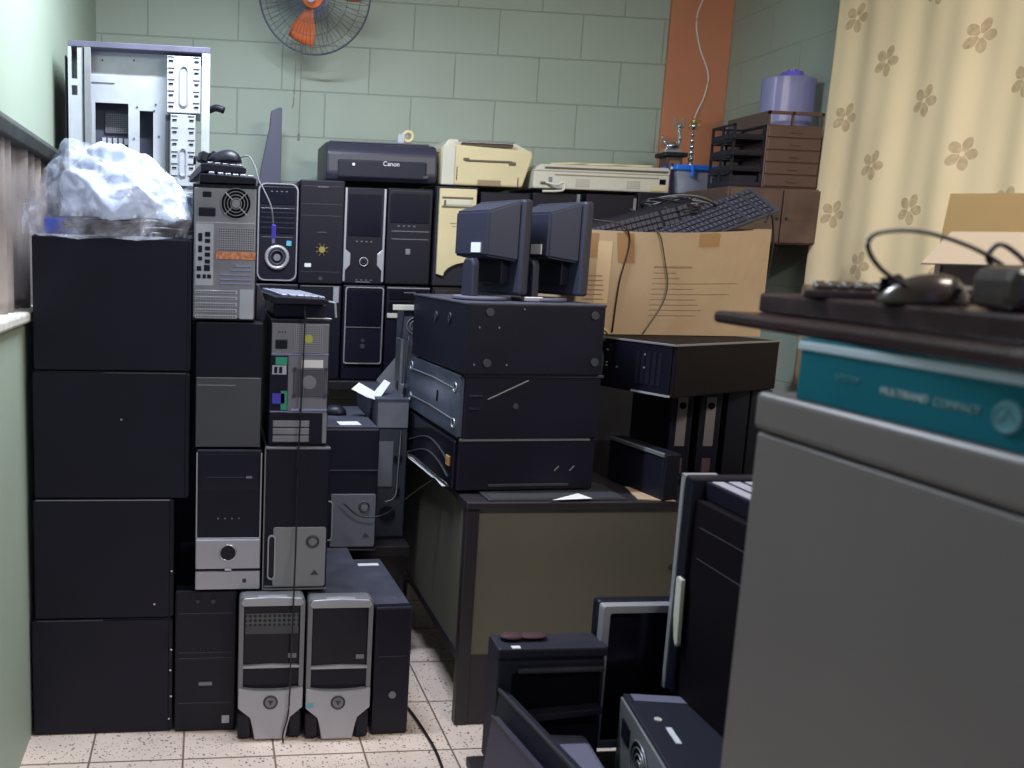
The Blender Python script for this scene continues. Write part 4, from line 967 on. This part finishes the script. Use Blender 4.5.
binder('second labelled black lever arch file from the lying desktop computer', 1.612, 2.53, -.03)
binder('black lever arch file with a plain spine behind the grey refrigerator edge', 1.705, 2.53, -.02, False)
binder('unlabelled black lever arch file hidden beside the labelled ones', 1.79, 2.54, 0, False)
r = thing('black_case', 'reddish black glossy case lying on the lever arch files under the cardboard box', 'computer', (1.365, 2.34, DZ+.316), .42)
MB().box(0, .52, 0, .30, .0, .158, .005).build('case', REDBLK, r)
MB().box(-.006, .002, .01, .29, .006, .152, .002).build('front_panel', GLOSS, r)
MB().box(-.003, .52, -.003, .003, .154, .160, .001).box(-.009, -.001, .0, .3, .154, .160, .001).build('top_rim', SILVERD, r)
MB().box(-.009, -.004, .005, .14, .002, .008).build('bottom_rim', SILVER, r)
for (y, z) in ((.24, .12), (.24, .08), (.24, .07), (.20, .07), (.10, .12), (.10, .08)): MB().cyl((-.007, y, z), 'x', .003, .003, seg=8).build('screw', SILVERD, r)
g = MB()
for k in range(5): g.box(-.008, -.004, .04+k*.02, .052+k*.02, .03, .13)
g.build('drive_slots', BLACK2, r)
r = thing('cable_plug', 'dark plug with a yellow strap wedged between the top case and the cardboard box', 'plug', (1.265, 2.50, 1.196))
r.location = (1.225, 2.56, DZ+.3215)
MB().sphere((0, 0, .15), .028, (1, .8, .6)).tube([(0, 0, .15), (.02, .0, .08), (.02, .02, .0)], .008).build('plug_body', mat('dark green rubber', (.02, .035, .03), .5), r, smooth=True)
MB().tube([(-.03, -.01, .185), (-.01, -.02, .175), (.01, -.02, .18), (.03, -.01, .165)], .005).build('strap', mat('yellow strap', (.45, .40, .2), .6), r, smooth=True)

# cardboard box full of keyboards
CB = thing('cardboard_box', 'large brown cardboard box of keyboards on the glossy black case', 'box', (1.515, 2.66, 1.1915), .02)
w2, d2, h2 = .33, .30, .335
def cardbox_walls():
    # front wall bulged, top edge slightly curved
    b = bmesh.new(); n = 16; rows = []
    for i in range(n+1):
        u = i/n; x = -w2+2*w2*u
        bul = -.025*math.sin(PI*u)
        top = h2-.012*math.sin(PI*u)+.020*u
        rows.append([b.verts.new((x, bul*(j/4)*1.0, top*j/4)) for j in range(5)])
    for i in range(n):
        for j in range(4): b.faces.new((rows[i][j], rows[i+1][j], rows[i+1][j+1], rows[i][j+1]))
    q = MB(); q._add(b)
    b = bmesh.new()
    for (A_, B_, ta, tb) in (((-w2, 0), (-w2-.02, d2), h2, h2+.01), ((w2, 0), (w2+.01, d2), h2+.02, h2+.03), ((-w2-.02, d2), (w2+.01, d2), h2+.01, h2+.03)):
        vs = [b.verts.new(p) for p in ((A_[0], A_[1], 0), (B_[0], B_[1], 0), (B_[0], B_[1], tb), (A_[0], A_[1], ta))]; b.faces.new(vs)
    vs = [b.verts.new(p) for p in ((-w2, 0, .002), (w2, 0, .002), (w2+.01, d2, .002), (-w2-.02, d2, .002))]; b.faces.new(vs)
    q._add(b); return q
o = cardbox_walls().build('carton', CARD, CB); so = o.modifiers.new('t', 'SOLIDIFY'); so.thickness = .005; so.offset = 0
def onfront(u, v, off=.0045):
    x = -w2+2*w2*u; top = h2-.012*math.sin(PI*u)+.020*u
    return (x, -.025*math.sin(PI*u)*v-off, top*v)
def patch(name, m, u0, u1, v0, v1, off=.0035, skew=0., parent=CB):
    b = bmesh.new(); n = 4; R_ = []
    for i in range(n+1):
        u = u0+(u1-u0)*i/n
        R_.append([b.verts.new(onfront(u+skew*(1-j/3), v0+(v1-v0)*j/3, off)) for j in range(4)])
    for i in range(n):
        for j in range(3): b.faces.new((R_[i][j], R_[i+1][j], R_[i+1][j+1], R_[i][j+1]))
    q = MB(); q._add(b); return q.build(name, m, parent)
patch('tape', TAPE, .03, .09, .74, .97); patch('tape', TAPE, .175, .26, .70, .985, skew=.02); patch('tape', TAPE, .60, .71, .86, .99)
patch('paper_label', mat('faded tan label', (.58, .43, .27), .8), .09, .16, .30, .90)
rnd = random.Random(5)
for k in range(8):
    v = .56-.045*k
    patch('printed_line', INK, .03, .03+.11*rnd.uniform(.6, 1), v, v+.010, .0045)
for k in range(10):
    v = .66-.052*k; ln = (.20, .12, .14, .46, .22, .42, .24, .26, .28, .25)[k]
    patch('printed_line', INK, .38, .38+ln, v, v+(.016 if k == 0 else .006), .0042)
CO = [(CB.location.x+x, CB.location.y+y, CB.location.z+z) for x, y, z in (onfront(.235, 1.02, .006), onfront(.24, .9, .010), onfront(.21, .5, .010), onfront(.20, .02, .010))]
tag(MB().tube([(CO[0][0]-.10, CO[0][1]+.05, CO[0][2]+.03), (CO[0][0]-.03, CO[0][1]-.005, CO[0][2]+.012)] + CO[1:], .0028, 6).build('hanging_cable', mat('dark brown cable', (.03, .015, .012), .5), smooth=True), 'dark cable hanging straight down the left front of the cardboard box', 'cable')
CO = [(CB.location.x+x, CB.location.y+y, CB.location.z+z) for x, y, z in (onfront(.36, 1.04, .002), onfront(.39, .95, .012), onfront(.43, .7, .012), onfront(.455, .5, .012), onfront(.44, .3, .012), onfront(.36, .01, .012))]
tag(MB().tube(CO, .0022, 6).build('hanging_cable', mat('brown grey cable', (.06, .04, .035), .5), smooth=True), 'thin cable curving down the middle of the cardboard box', 'cable')
tag(MB().tube([(1.845, 2.70, 1.57), (1.875, 2.72, 1.60), (1.90, 2.74, 1.57), (1.915, 2.75, 1.50), (1.915, 2.76, 1.40), (1.91, 2.77, 1.31)], .0035, 6).build('hanging_cable', CABLE, smooth=True), 'black cable arching over the right corner of the cardboard box', 'cable')
# keyboards in the carton
fill = MB().box(-w2+.01, w2-.01, .012, d2-.012, .006, .24, .004).build('inner_carton', CARDD, CB)
def kb(label, loc, eul, **k):
    r = keyboard(label, loc, 0, **k); r.rotation_euler = eul; return r
kb('grey keyboard sticking diagonally out of the cardboard box with its keys showing', (1.725, 2.80, 1.575), (math.radians(36), math.radians(-20), math.radians(8)), L=.42, D_=.14, t=.018, keym=mat('slate keys', (.028, .029, .05), .5), body=mat('slate keyboard plastic', (.045, .047, .070), .5))
kb('dark keyboard edge lying across the left half of the cardboard box', (1.455, 2.80, 1.535), (math.radians(70), math.radians(-15), math.radians(6)), L=.42, D_=.13, t=.018)
kb('second dark keyboard tucked behind in the cardboard box', (1.46, 2.91, 1.525), (math.radians(60), math.radians(-10), math.radians(3)), L=.40, D_=.13, t=.018)
o = bundle('cable_bundle', CABLE, (1.62, 2.86, 1.552), 7, .15, .06, .0035, .075, seedv=11); tag(o, 'tangle of black cables spilling over the cardboard box', 'cable')
o = bundle('cable_bundle', CABLEG, (1.64, 2.88, 1.60), 3, .13, .05, .0028, .05, seedv=21); tag(o, 'pale grey cable loops among the keyboards of the cardboard box', 'cable')

# ------------------------------------------------------------------ things by the right wall
r = thing('wall_cupboard', 'brown wall cupboard under the letter trays and the drawer unit', 'cupboard', (2.21, 3.16, 1.514))
MB().box(-.21, .238, .012, .32, .0, .215, .004).build('carcass', WOODM, r)
for sx in (-1, 1):
    dd = MB().box(.014+sx*.111-.108, .014+sx*.111+.108, 0, .012, .006, .208, .002).build('door', WOODM, r); MB().cyl((.014+sx*.02, -.006, .10), 'y', .006, .014).build('knob', CHAR, dd)
# stacked letter trays (dark)
r = thing('letter_trays', 'dark blue black stacked letter trays on the wall cupboard', 'tray', (2.072, 3.19, 1.7305), 0)
for k in range(4):
    z = k*.060; tr = MB()
    tr.box(-.06, .07, 0, .15, z, z+.004).box(-.06, .07, -.002, .004, z+.004, z+.020, .002).box(-.0602, -.055, 0, .15, z+.004, z+.022, .001).box(.065, .0702, 0, .15, z+.004, z+.022, .001).box(-.06, .07, .146, .1502, z+.004, z+.022)
    for (px, py) in ((-.06, .0), (-.06, .072), (-.06, .142), (.062, 0), (.062, .142), (.0, .142)): tr.box(px, px+.008, py, py+.008, z+.022, z+.056)
    tr.box(-.06, -.055, 0, .15, z+.050, z+.058).box(-.06, .07, .146, .15, z+.050, z+.058).box(.065, .07, 0, .15, z+.050, z+.058)
    tr.build('tray', BLACK2 if k else DULL, r)
MB().box(-.05, .06, .01, .14, .005, .045, .003).build('paper_stack', DULL, r)
# brown drawer unit
r = thing('drawer_unit', 'brown plastic drawer unit on the wall cupboard beneath the blue jug', 'drawers', (2.262, 3.18, 1.7305), 0)
MB().box(-.118, .112, .006, .27, .0, .24, .003).build('carcass', BROWNT, r)
for k in range(5):
    dd = MB().box(-.114, .108, 0, .008, .006+k*.0465, .047+k*.0465, .003).build('drawer', BROWNT, r); MB().box(-.02, .02, -.005, 0, .022+k*.0465, .028+k*.0465, .001).build('handle', WOODM, dd)
MB().box(-.118, -.110, .004, .012, .24, .29).box(.104, .112, .004, .012, .24, .29).box(-.118, .112, .004, .012, .278, .29).box(-.02, -.012, .004, .012, .24, .29).box(-.118, -.112, .0121, .27, .24, .29).build('top_rail', BROWNT, r)
# jug
r = thing('water_dispenser_jug', 'translucent blue drink dispenser with a white tap on the drawer unit', 'jug', (2.322, 3.345, 1.9715))
MB().prism([(.108*math.cos(a)*(1 if abs(math.cos(a)) < .92 else .98), .078*math.sin(a)) for a in [i*PI/12+PI/24 for i in range(24)]], 0, .205, 'xy', bev=.006).build('tank', JUGM, r)
MB().cyl((.01, 0, .217), 'z', .046, .024, .040).cyl((.01, 0, .234), 'z', .018, .012).build('cap', JUGC, r)
MB().box(-.135, -.095, -.02, .0, .035, .052, .006).box(-.142, -.124, -.02, -.002, -.0, .05, .006).build('tap', WHITEP, r)
MB().box(-.104, -.094, -.025, .01, .03, .06, .004).build('tap_collar', mat('lime seal', (.35, .55, .12), .5), r)
# tub with blue lid
r = thing('plastic_tub', 'clear plastic tub with a bright blue lid on the back row', 'tub', (2.070, 3.53, 1.7235))
MB().prism([(-.07, 0), (.07, 0), (.085, .10), (-.085, .10)], 0, .12, 'xz', bev=.006).build('tub', CLEARP, r)
MB().box(-.095, .095, -.012, .132, .098, .122, .006).build('lid', BLUEP, r)
MB().box(-.028, -.016, -.018, -.008, .07, .12, .002).build('clip', BLUEP, r); MB().box(-.05, .05, .02, .10, .012, .07, .01).build('contents', LAV, r)
# trophy stand and trophies
r = thing('wooden_stand', 'small wooden stand carrying the silver trophy figure', 'stand', (2.055, 3.69, 1.7215))
MB().box(-.032, .042, 0, .07, .0, .175, .003).build('post', WOODM, r); MB().box(-.05, .06, -.012, .08, .175, .195, .005).build('stand_top', WOODD, r)
MB().box(-.02, .03, -.003, .001, .02, .16, .001).build('front_plate', mat('lighter wood', (.25, .15, .09), .5), r)
r = thing('trophy', 'silver trophy figure on the small wooden stand', 'trophy', (2.060, 3.72, 1.917))
MB().box(-.045, .04, -.02, .02, 0, .012, .003).build('base', SILVER, r)
q = MB(); q.sphere((0, 0, .03), .02, (1.7, .8, .9)).sphere((-.038, 0, .045), .011).tube([(.02, 0, .03), (.03, 0, .06), (.022, 0, .1)], .009).sphere((.022, 0, .115), .012).tube([(.022, 0, .10), (.004, 0, .13), (-.006, 0, .15)], .005).tube([(.025, 0, .1), (.045, 0, .125), (.04, 0, .15)], .005).tube([(-.02, 0, .03), (-.03, 0, .01)], .006).tube([(-.045, 0, .05), (-.055, 0, .075)], .004)
q.build('figure', CHROME, r, smooth=True)
r = thing('trophy', 'slim trophy with a gold and silver stem behind the blue lidded tub', 'trophy', (2.150, 3.72, 1.7235))
MB().box(-.03, .03, -.03, .03, 0, .12, .004).build('base', WOODM, r)
q = MB(); q.cyl((0, 0, .125), 'z', .028, .012)
for k in range(6): q.sphere((0, 0, .145+k*.026), .014-.001*k, (1, 1, 1.1), 12)
q.cyl((0, 0, .31), 'z', .006, .03, .016); q.build('stem', CHROME, r, smooth=True)
MB().tube([(-.02, 0, .30), (-.012, 0, .335)], .003).tube([(.02, 0, .30), (.03, 0, .34)], .003).sphere((.0, 0, .335), .011).build('figure', GOLD, r, smooth=True)
r = thing('trophy', 'short red trophy base with an orange plate beside the slim trophy', 'trophy', (2.140, 3.85, 1.7235))
MB().box(-.025, .025, -.02, .02, 0, .15, .004).build('base', mat('dark red lacquer', (.16, .03, .03), .3), r); MB().box(-.022, .0, -.024, -.019, .08, .15).build('plate', mat('salmon plate', (.65, .27, .16), .5), r)
# small jar + star tin by the scanner
tag(MB().cyl((0, 0, .06), 'z', .026, .12).cyl((0, 0, .125), 'z', .018, .012).build('glass_jar', CLEARP, loc=(1.90, 3.86, 1.7215), smooth=False), 'clear jar standing behind the scanner end', 'jar')
r = thing('spray_tin', 'dark purple tin with a white star beside the scanner end', 'tin', (1.968, 3.56, 1.7215)); 
MB().cyl((0, 0, .065), 'z', .014, .13).build('body', mat('dark purple tin', (.05, .02, .10), .35), r); MB().prism([((.008 if i % 2 == 0 else .0035)*math.sin(i*PI/5), .11+(.008 if i % 2 == 0 else .0035)*math.cos(i*PI/5)) for i in range(10)], -.0165, -.0125, 'xz').build('star', LABELW, r)
# white cord on the pillar
tag(MB().tube([(2.31, 3.975, 2.798), (2.302, 3.975, 2.70), (2.262, 3.975, 2.57), (2.29, 3.975, 2.44), (2.345, 3.975, 2.32), (2.335, 3.972, 2.22), (2.30, 3.965, 2.14), (2.265, 3.94, 2.075)], .0034, 8).build('white_power_cable', CABLEW, smooth=True), 'white cord hanging in a curve in front of the orange pillar', 'cord')

# ------------------------------------------------------------------ low table and the things on it (front right)
r = thing('low_table', 'low dark table under the monitor with the silver frame and the front right clutter', 'table', (1.0, 1.35, 0))
MB().box(-.375, .45, -.15, .465, .225, .25, .004).build('table_top', WOODD, r)
for sx in (-.30, .41):
    for y in (-.11, .42): MB().box(sx-.02, sx+.02, y-.02, y+.02, 0, .226, .002).build('leg', WOODD, r)
TZ = .2505
r = thing('flat_monitor', 'flat monitor with a silver frame standing behind the computer fan panel', 'monitor', (1.125, 1.785, TZ), .0)
w, z0, z1 = .41, .03, .385
frame_mb(MB(), rrect(-w/2, w/2, z0, z1, .006, 2), .017, -.008, .02).build('silver_frame', SILVER, r)
MB().box(-w/2+.010, w/2-.010, .0, .028, z0+.008, z1-.008, .002).build('screen', GLOSS, r)
MB().box(-w/2-.004, w/2+.004, .014, .045, z0-.002, z1+.004, .008).build('back_shell', BLACK2, r)
MB().box(-.03, .03, .045, .07, .01, .22, .006).build('stand_neck', BLACK2, r); MB().box(-.11, .11, .0, .09, 0, .012, .004).build('stand_base', BLACK2, r)
r = thing('computer_tower', 'dark tower lying flat with its grey fan panel showing, below the tall silver edged tower', 'computer', (.945, 1.715, TZ), -.17)
MB().box(.004, .34, -.40, .0, 0, .205, .004).build('case', DULL, r)
MB().box(-.001, .006, -.395, -.004, .006, .198, .002).build('rear_panel', GALV, r)
MB().cyl((-.002, -.155, .12), 'x', .052, .003, seg=32).build('fan_opening', HOLE, r)
g = MB(); [g.torus((-.004, -.155, .12), 'x', .013+.013*k, .0016, 28, 6) for k in range(4)]; g.build('fan_guard', GALV, r)
MB().cyl((-.003, -.155, .12), 'x', .012, .003).build('fan_hub', CHAR, r)
MB().box(-.005, .001, -.085, -.035, .12, .165, .004).build('power_socket', BLACK2, r)
MB().box(-.004, .001, -.33, -.23, .05, .17, .002).build('vent_mesh', perforated('side perforated steel', (.27, .28, .31), (.02, .02, .03), .0062, plane='yz'), r)
MB().box(.050, .062, -.20, -.14, .205, .2065).build('sticker', LABELW, r); MB().cyl((.045, -.11, .206), 'z', .008, .003).build('badge', CREAMW, r)
MB().box(.02, .30, -.035, -.005, .205, .2065).build('top_strip', LAV, r)
r = thing('black_printer', 'black printer on the low table in front of the desk panel', 'printer', (.790, 1.750, TZ), .0)
MB().prism([(0, 0), (0, .265), (.015, .298), (.065, .304), (.075, .295), (.075, 0)], -.125, .130, 'yz', bev=.005).build('body', DULL, r)
MB().box(-.128, .133, -.006, .03, .278, .302, .005).build('top_lip', DULL, r)
MB().box(-.08, .125, -.014, .0, .245, .255, .003).build('front_ledge', CHAR, r)
MB().box(-.09, .12, -.003, .002, .11, .240, .002).build('tray_opening', HOLE, r)
MB().prism([(-.05, .135), (.12, .150), (.12, .165), (-.05, .152)], -.03, .0, 'xz', bev=.003).build('tray_lip', DULL, r)
MB().box(-.095, -.075, -.004, .008, .301, .3035).build('sticker', LABELW, r)
r = thing('cloth_bundle', 'dark red cloth on top of the black printer in front of the desk', 'cloth', (.71, 1.795, TZ+.305))
q = MB(); q.sphere((0, 0, .004), .022, (1.3, .8, .35)).sphere((.05, .0, .004), .020, (1.8, .8, .3)); q.build('cloth', mat('dark red cloth', (.05, .015, .025), .7), r, smooth=True)
def lean(label, loc, L_, Hh, t, eul, m, edge=None):
    r = thing('closed_laptop', label, 'laptop', loc); r.rotation_euler = eul
    MB().box(0, L_, 0, t, 0, Hh, .004).build('lid', m, r)
    if edge: MB().box(-.002, L_+.002, -.002, .004, Hh-.006, Hh+.001, .001).build('edge_trim', edge, r)
    return r
lean('large dark closed laptop leaning upright left of the lavender grey device', (.645, 1.742, TZ+.003), .36, .205, .020, (math.radians(-7), 0, math.radians(-82)), DULL, CHAR)
lean('smaller plum grey closed laptop leaning against the larger dark one', (.621, 1.70, TZ+.003), .30, .165, .016, (math.radians(-7), 0, math.radians(-82)), CYANISH, CHAR)
lean('thin closed laptop with a cream edge, lowest in the leaning group', (.619, 1.52, TZ+.003), .26, .105, .012, (math.radians(-7), 0, math.radians(-82)), BLACK2, CREAM)
r = thing('external_drive', 'lavender grey rounded device lying below the black printer', 'device', (.815, 1.735, TZ), -.10)
MB().box(-.050, .062, -.20, .0, 0, .100, .014, 3).build('body', LAV, r); MB().box(-.045, .055, -.203, -.199, .03, .05, .001).build('front_slot', CHAR, r)
r = thing('computer_tower', 'tall black tower with a silver front edge beside the grey refrigerator', 'computer', (1.058, 1.735, .457), .0)
w, h = .20, .505
MB().box(.012, w, -.42, -.03, .0, .458, .004).build('case', REDBLK, r)
MB().box(.0, w+.004, -.035, .0, .0, h, .005).build('front_panel', BLACK2, r)
MB().box(-.004, .003, -.009, .003, .0, h, .001).box(-.004, .075, -.008, .003, h-.004, h+.002, .001).build('silver_edge', SILVER, r)
MB().prism([(-.046, h*.25), (-.040, h*.23), (-.030, h*.26), (-.020, h*.36), (-.018, h*.54), (-.026, h*.55), (-.040, h*.54)], -.006, .004, 'yz', bev=.002).build('grip', CREAMW, r)
MB().box(.03, w, -.215, -.036, .459, .498, .003).build('top_vent_tray', BLACK2, r)
MB().box(.013, w-.001, -.419, -.218, .458, .461).build('dusty_top', LAV, r)
for k in range(4): MB().box(.035+k*.038, .062+k*.038, -.212, -.05, .498, .501, .001).build('top_strip', mat('pale mauve strip', (.30, .30, .38), .5), r)
MB().cyl((.011, -.28, .28), 'x', .003, .003).build('orange_light', mat('orange indicator', (.7, .2, .05), .4), r)
for z in (.40, .33): MB().box(.0105, .0125, -.40, -.06, z, z+.002).build('side_groove', CHAR, r)

# ------------------------------------------------------------------ grey refrigerator, teal box, keyboards
r = thing('refrigerator', 'grey enamelled refrigerator under the flat teal box', 'refrigerator', (.80, .50, 0))
MB().box(.0, .56, .0, .64, .03, 1.184, .006, 3).build('body', FRIDGE, r)
MB().box(-.004, .57, -.01, .645, 1.1875, 1.243, .009, 3).build('top_cover', FRIDGE, r)
MB().box(.01, .55, .01, .63, 1.18, 1.19).build('gap', CHAR, r)
for x in (.05, .5):
    for y in (.05, .59): MB().cyl((x, y, .015), 'z', .02, .03).build('foot', BLACK2, r)
r = thing('teal_box', 'flat teal cardboard box with pale lettering on the grey refrigerator', 'box', (.805, .55, 1.2435), 0)
MB().box(0.003, .36, 0.003, .527, .0, .070, .002).build('box_base', TEAL, r)
MB().box(0, .363, 0, .53, .068, .080, .002).build('lid_rim', mat('pale lid rim', (.45, .55, .62), .5), r)
MB().box(.001, .362, .001, .529, .079, .084, .002).build('lid_top', TEAL, r)
TX = (PI/2, 0, -PI/2)
TL = mat('pale teal lettering', (.45, .55, .55), .6); TL2 = mat('faded teal lettering', (.07, .24, .29), .6)
lettering('MULTIBAND', .0125, TL, r, (.0022, .346, .0345), TX); lettering('COMPACT', .0125, mat('mid teal lettering', (.22, .36, .38), .6), r, (.0022, .275, .034), TX); lettering('SYSTEM', .012, TL2, r, (.0022, .435, .040), TX)
MB().cyl((.002, .213, .034), 'x', .017, .003).build('round_emblem', TL2, r); MB().torus((.0, .213, .034), 'x', .0145, .0010).tube([(.0, .222, .028), (.0, .213, .042), (.0, .204, .028)], .0011, 5, False).build('emblem_ring', mat('dull teal ring', (.16, .30, .34), .6), r)
# pile of dark keyboards / tray on the teal box
zt = 1.328
r = thing('keyboard_tray', 'reddish black glossy keyboard tray overhanging the teal box', 'tray', (.78, .62, zt), 0)
MB().prism([(.06, .72), (.045, .60), (.0, .10), (.02, -.02), (.42, -.02), (.42, .52)], 0, .020, 'xy', bev=.006).build('tray_plate', MAHOG, r)
MB().prism([(.125, .70), (.105, .60), (.05, .12), (.36, .06), (.42, .62)], .020, .052, 'xy', bev=.005).build('raised_deck', MAHOG, r)
zt2_ = zt+.0522
keyboard('dark keyboard lying on the keyboard tray behind the mouse', (1.02, 1.12, zt2_), -.62, .30, .15, .016, body=MAHOG, keym=mat('brownish black keys', (.03, .021, .021), .4))
mouse('large dark brown mouse with a cable loop on the keyboard tray', (.885, .975, zt2_), .84, m=mat('brown black mouse shell', (.035, .024, .021), .22, spec=.7), s=.86).scale[2] = 1.30
tag(MB().tube([(.93, .965, zt+.062), (.865, .975, zt+.075), (.825, .975, zt+.095), (.800, .97, zt+.121), (.812, .97, zt+.138), (.866, .965, zt+.141), (.93, .95, zt+.120), (.975, .93, zt+.085), (.985, .90, zt+.060), (.96, .86, zt+.048)], .0028, 8).build('mouse_cable', CABLE, smooth=True), 'dark mouse cable standing in a tall loop above the keyboard tray', 'cable')
tag(MB().tube([(.965, .955, zt+.095), (.948, .955, zt+.112), (.955, .95, zt+.128), (.972, .945, zt+.120), (.99, .93, zt+.095), (1.0, .90, zt+.064), (.99, .86, zt+.048)], .003, 8).build('short_cable', CABLE, smooth=True), 'small inner cable loop right of the large mouse', 'cable')
r = thing('power_adapter', 'dark glossy adapter block at the right edge beside the large mouse', 'adapter', (.868, .835, zt+.0522), -.3)
MB().box(-.025, .05, -.04, .045, 0, .050, .016, 3).build('body', mat('brown black adapter', (.035, .026, .024), .25, spec=.6), r); MB().tube([(-.03, .05, .02), (-.02, .08, .03), (.0, .11, .012)], .004).build('cable_end', CABLE, r)
# open carton behind
r = thing('filing_cabinet', 'dark filing cabinet behind the grey refrigerator under the open carton', 'cabinet', (1.75, 1.42, 0))
MB().box(-.26, .26, .01, .50, .0, 1.30, .004).build('carcass', WOODD, r)
for k in range(3):
    dd = MB().box(-.25, .25, -.006, .012, .06+k*.41, .45+k*.41, .004).build('drawer', WOODD, r); MB().box(-.05, .05, -.025, -.006, .33+k*.41, .345+k*.41, .003).build('handle', SILVERD, dd)
r = thing('open_carton', 'open brown carton with raised flaps in front of the curtain', 'box', (1.63, 1.50, 1.301), math.radians(-40))
w, d_, h = .175, .20, .140
q = MB().box(-w, w, 0, .005, 0, h).box(-w, w, d_-.005, d_, 0, h).box(-w, -w+.005, 0, d_, 0, h).box(w-.005, w, 0, d_, 0, h).box(-w, w, 0, d_, 0, .005)
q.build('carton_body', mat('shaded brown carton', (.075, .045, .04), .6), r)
MB().prism([(-w, h), (w+.02, h), (w+.02, h+.150), (-w+.01, h+.153)], d_-.004, d_, 'xz').build('rear_flap', CARDD, r)
b = bmesh.new(); vs = [b.verts.new(p) for p in ((-w+.0, 0, h), (w, 0, h), (w+.03, -.055, h-.00), (-w-.035, -.055, h-.00))]; b.faces.new(vs); q = MB(); q._add(b)
fl = q.build('front_flap', mat('greyed cardboard', (.36, .29, .22), .8), r); so = fl.modifiers.new('t', 'SOLIDIFY'); so.thickness = .004
for v in fl.data.vertices:
    if v.co.y < -.01: v.co.z = h+.0; 
fl.data.vertices[0].co = (-w+.01, 0, h+.06); fl.data.vertices[1].co = (w, 0, h+.06); fl.data.vertices[2].co = (w+.03, -.06, h-.005); fl.data.vertices[3].co = (-w-.035, -.06, h-.005)
MB().tube([(-.02, .17, h+.01), (.05, .14, h+.012), (.15, .12, h+.01)], .004).build('inner_cable', CABLE, r)

# power cable on the tiles
tag(MB().tube([(.640, 2.50, .005), (.655, 2.42, .006), (.668, 2.32, .005), (.675, 2.22, .005), (.668, 2.10, .005), (.65, 1.98, .005)], .0045, 8).build('floor_cable', CABLE, smooth=True), 'black power cable snaking over the tiles beside the slim black desktop', 'cable')

# ------------------------------------------------------------------ light
def area(name, loc, rot, sx, sy, e, col):
    l = bpy.data.lights.new(name, 'AREA'); l.shape = 'RECTANGLE'; l.size = sx; l.size_y = sy; l.energy = e; l.color = col
    o = bpy.data.objects.new(name, l); COL.objects.link(o); o.location = loc; o.rotation_euler = rot; return o
lt = thing('fluorescent_lamp', 'white fluorescent tube lamp on the ceiling', 'lamp', (.11, 2.35, 2.76))
MB().box(-.44, .62, -.03, .03, -.01, .035, .005).build('fixture', WHITEP, lt)
MB().cyl((0, 0, -.03), 'x', .013, .86).build('tube', mat('lit tube', (.9, .95, 1), .5, emit=(.8, .9, 1), estr=6), lt)
area('tube_light', (.20, 2.35, 2.70), (0, 0, 0), .7, .06, 56, (.80, .88, 1.0))
area('fill_light', (1.5, .55, 2.60), (math.radians(35), 0, 0), 1.0, .2, 35, (1.0, .90, .76))  # added warm fill without a fixture, brightens the right wall and curtain
wd = bpy.data.worlds.new('world'); bpy.context.scene.world = wd; wd.use_nodes = True
wd.node_tree.nodes['Background'].inputs[0].default_value = (.52, .56, 1.0, 1); wd.node_tree.nodes['Background'].inputs[1].default_value = .42
vs_ = bpy.context.scene.view_settings
vs_.view_transform = 'Standard'; vs_.look = 'None'; vs_.gamma = 1; vs_.use_curve_mapping = False; vs_.exposure = 0.0
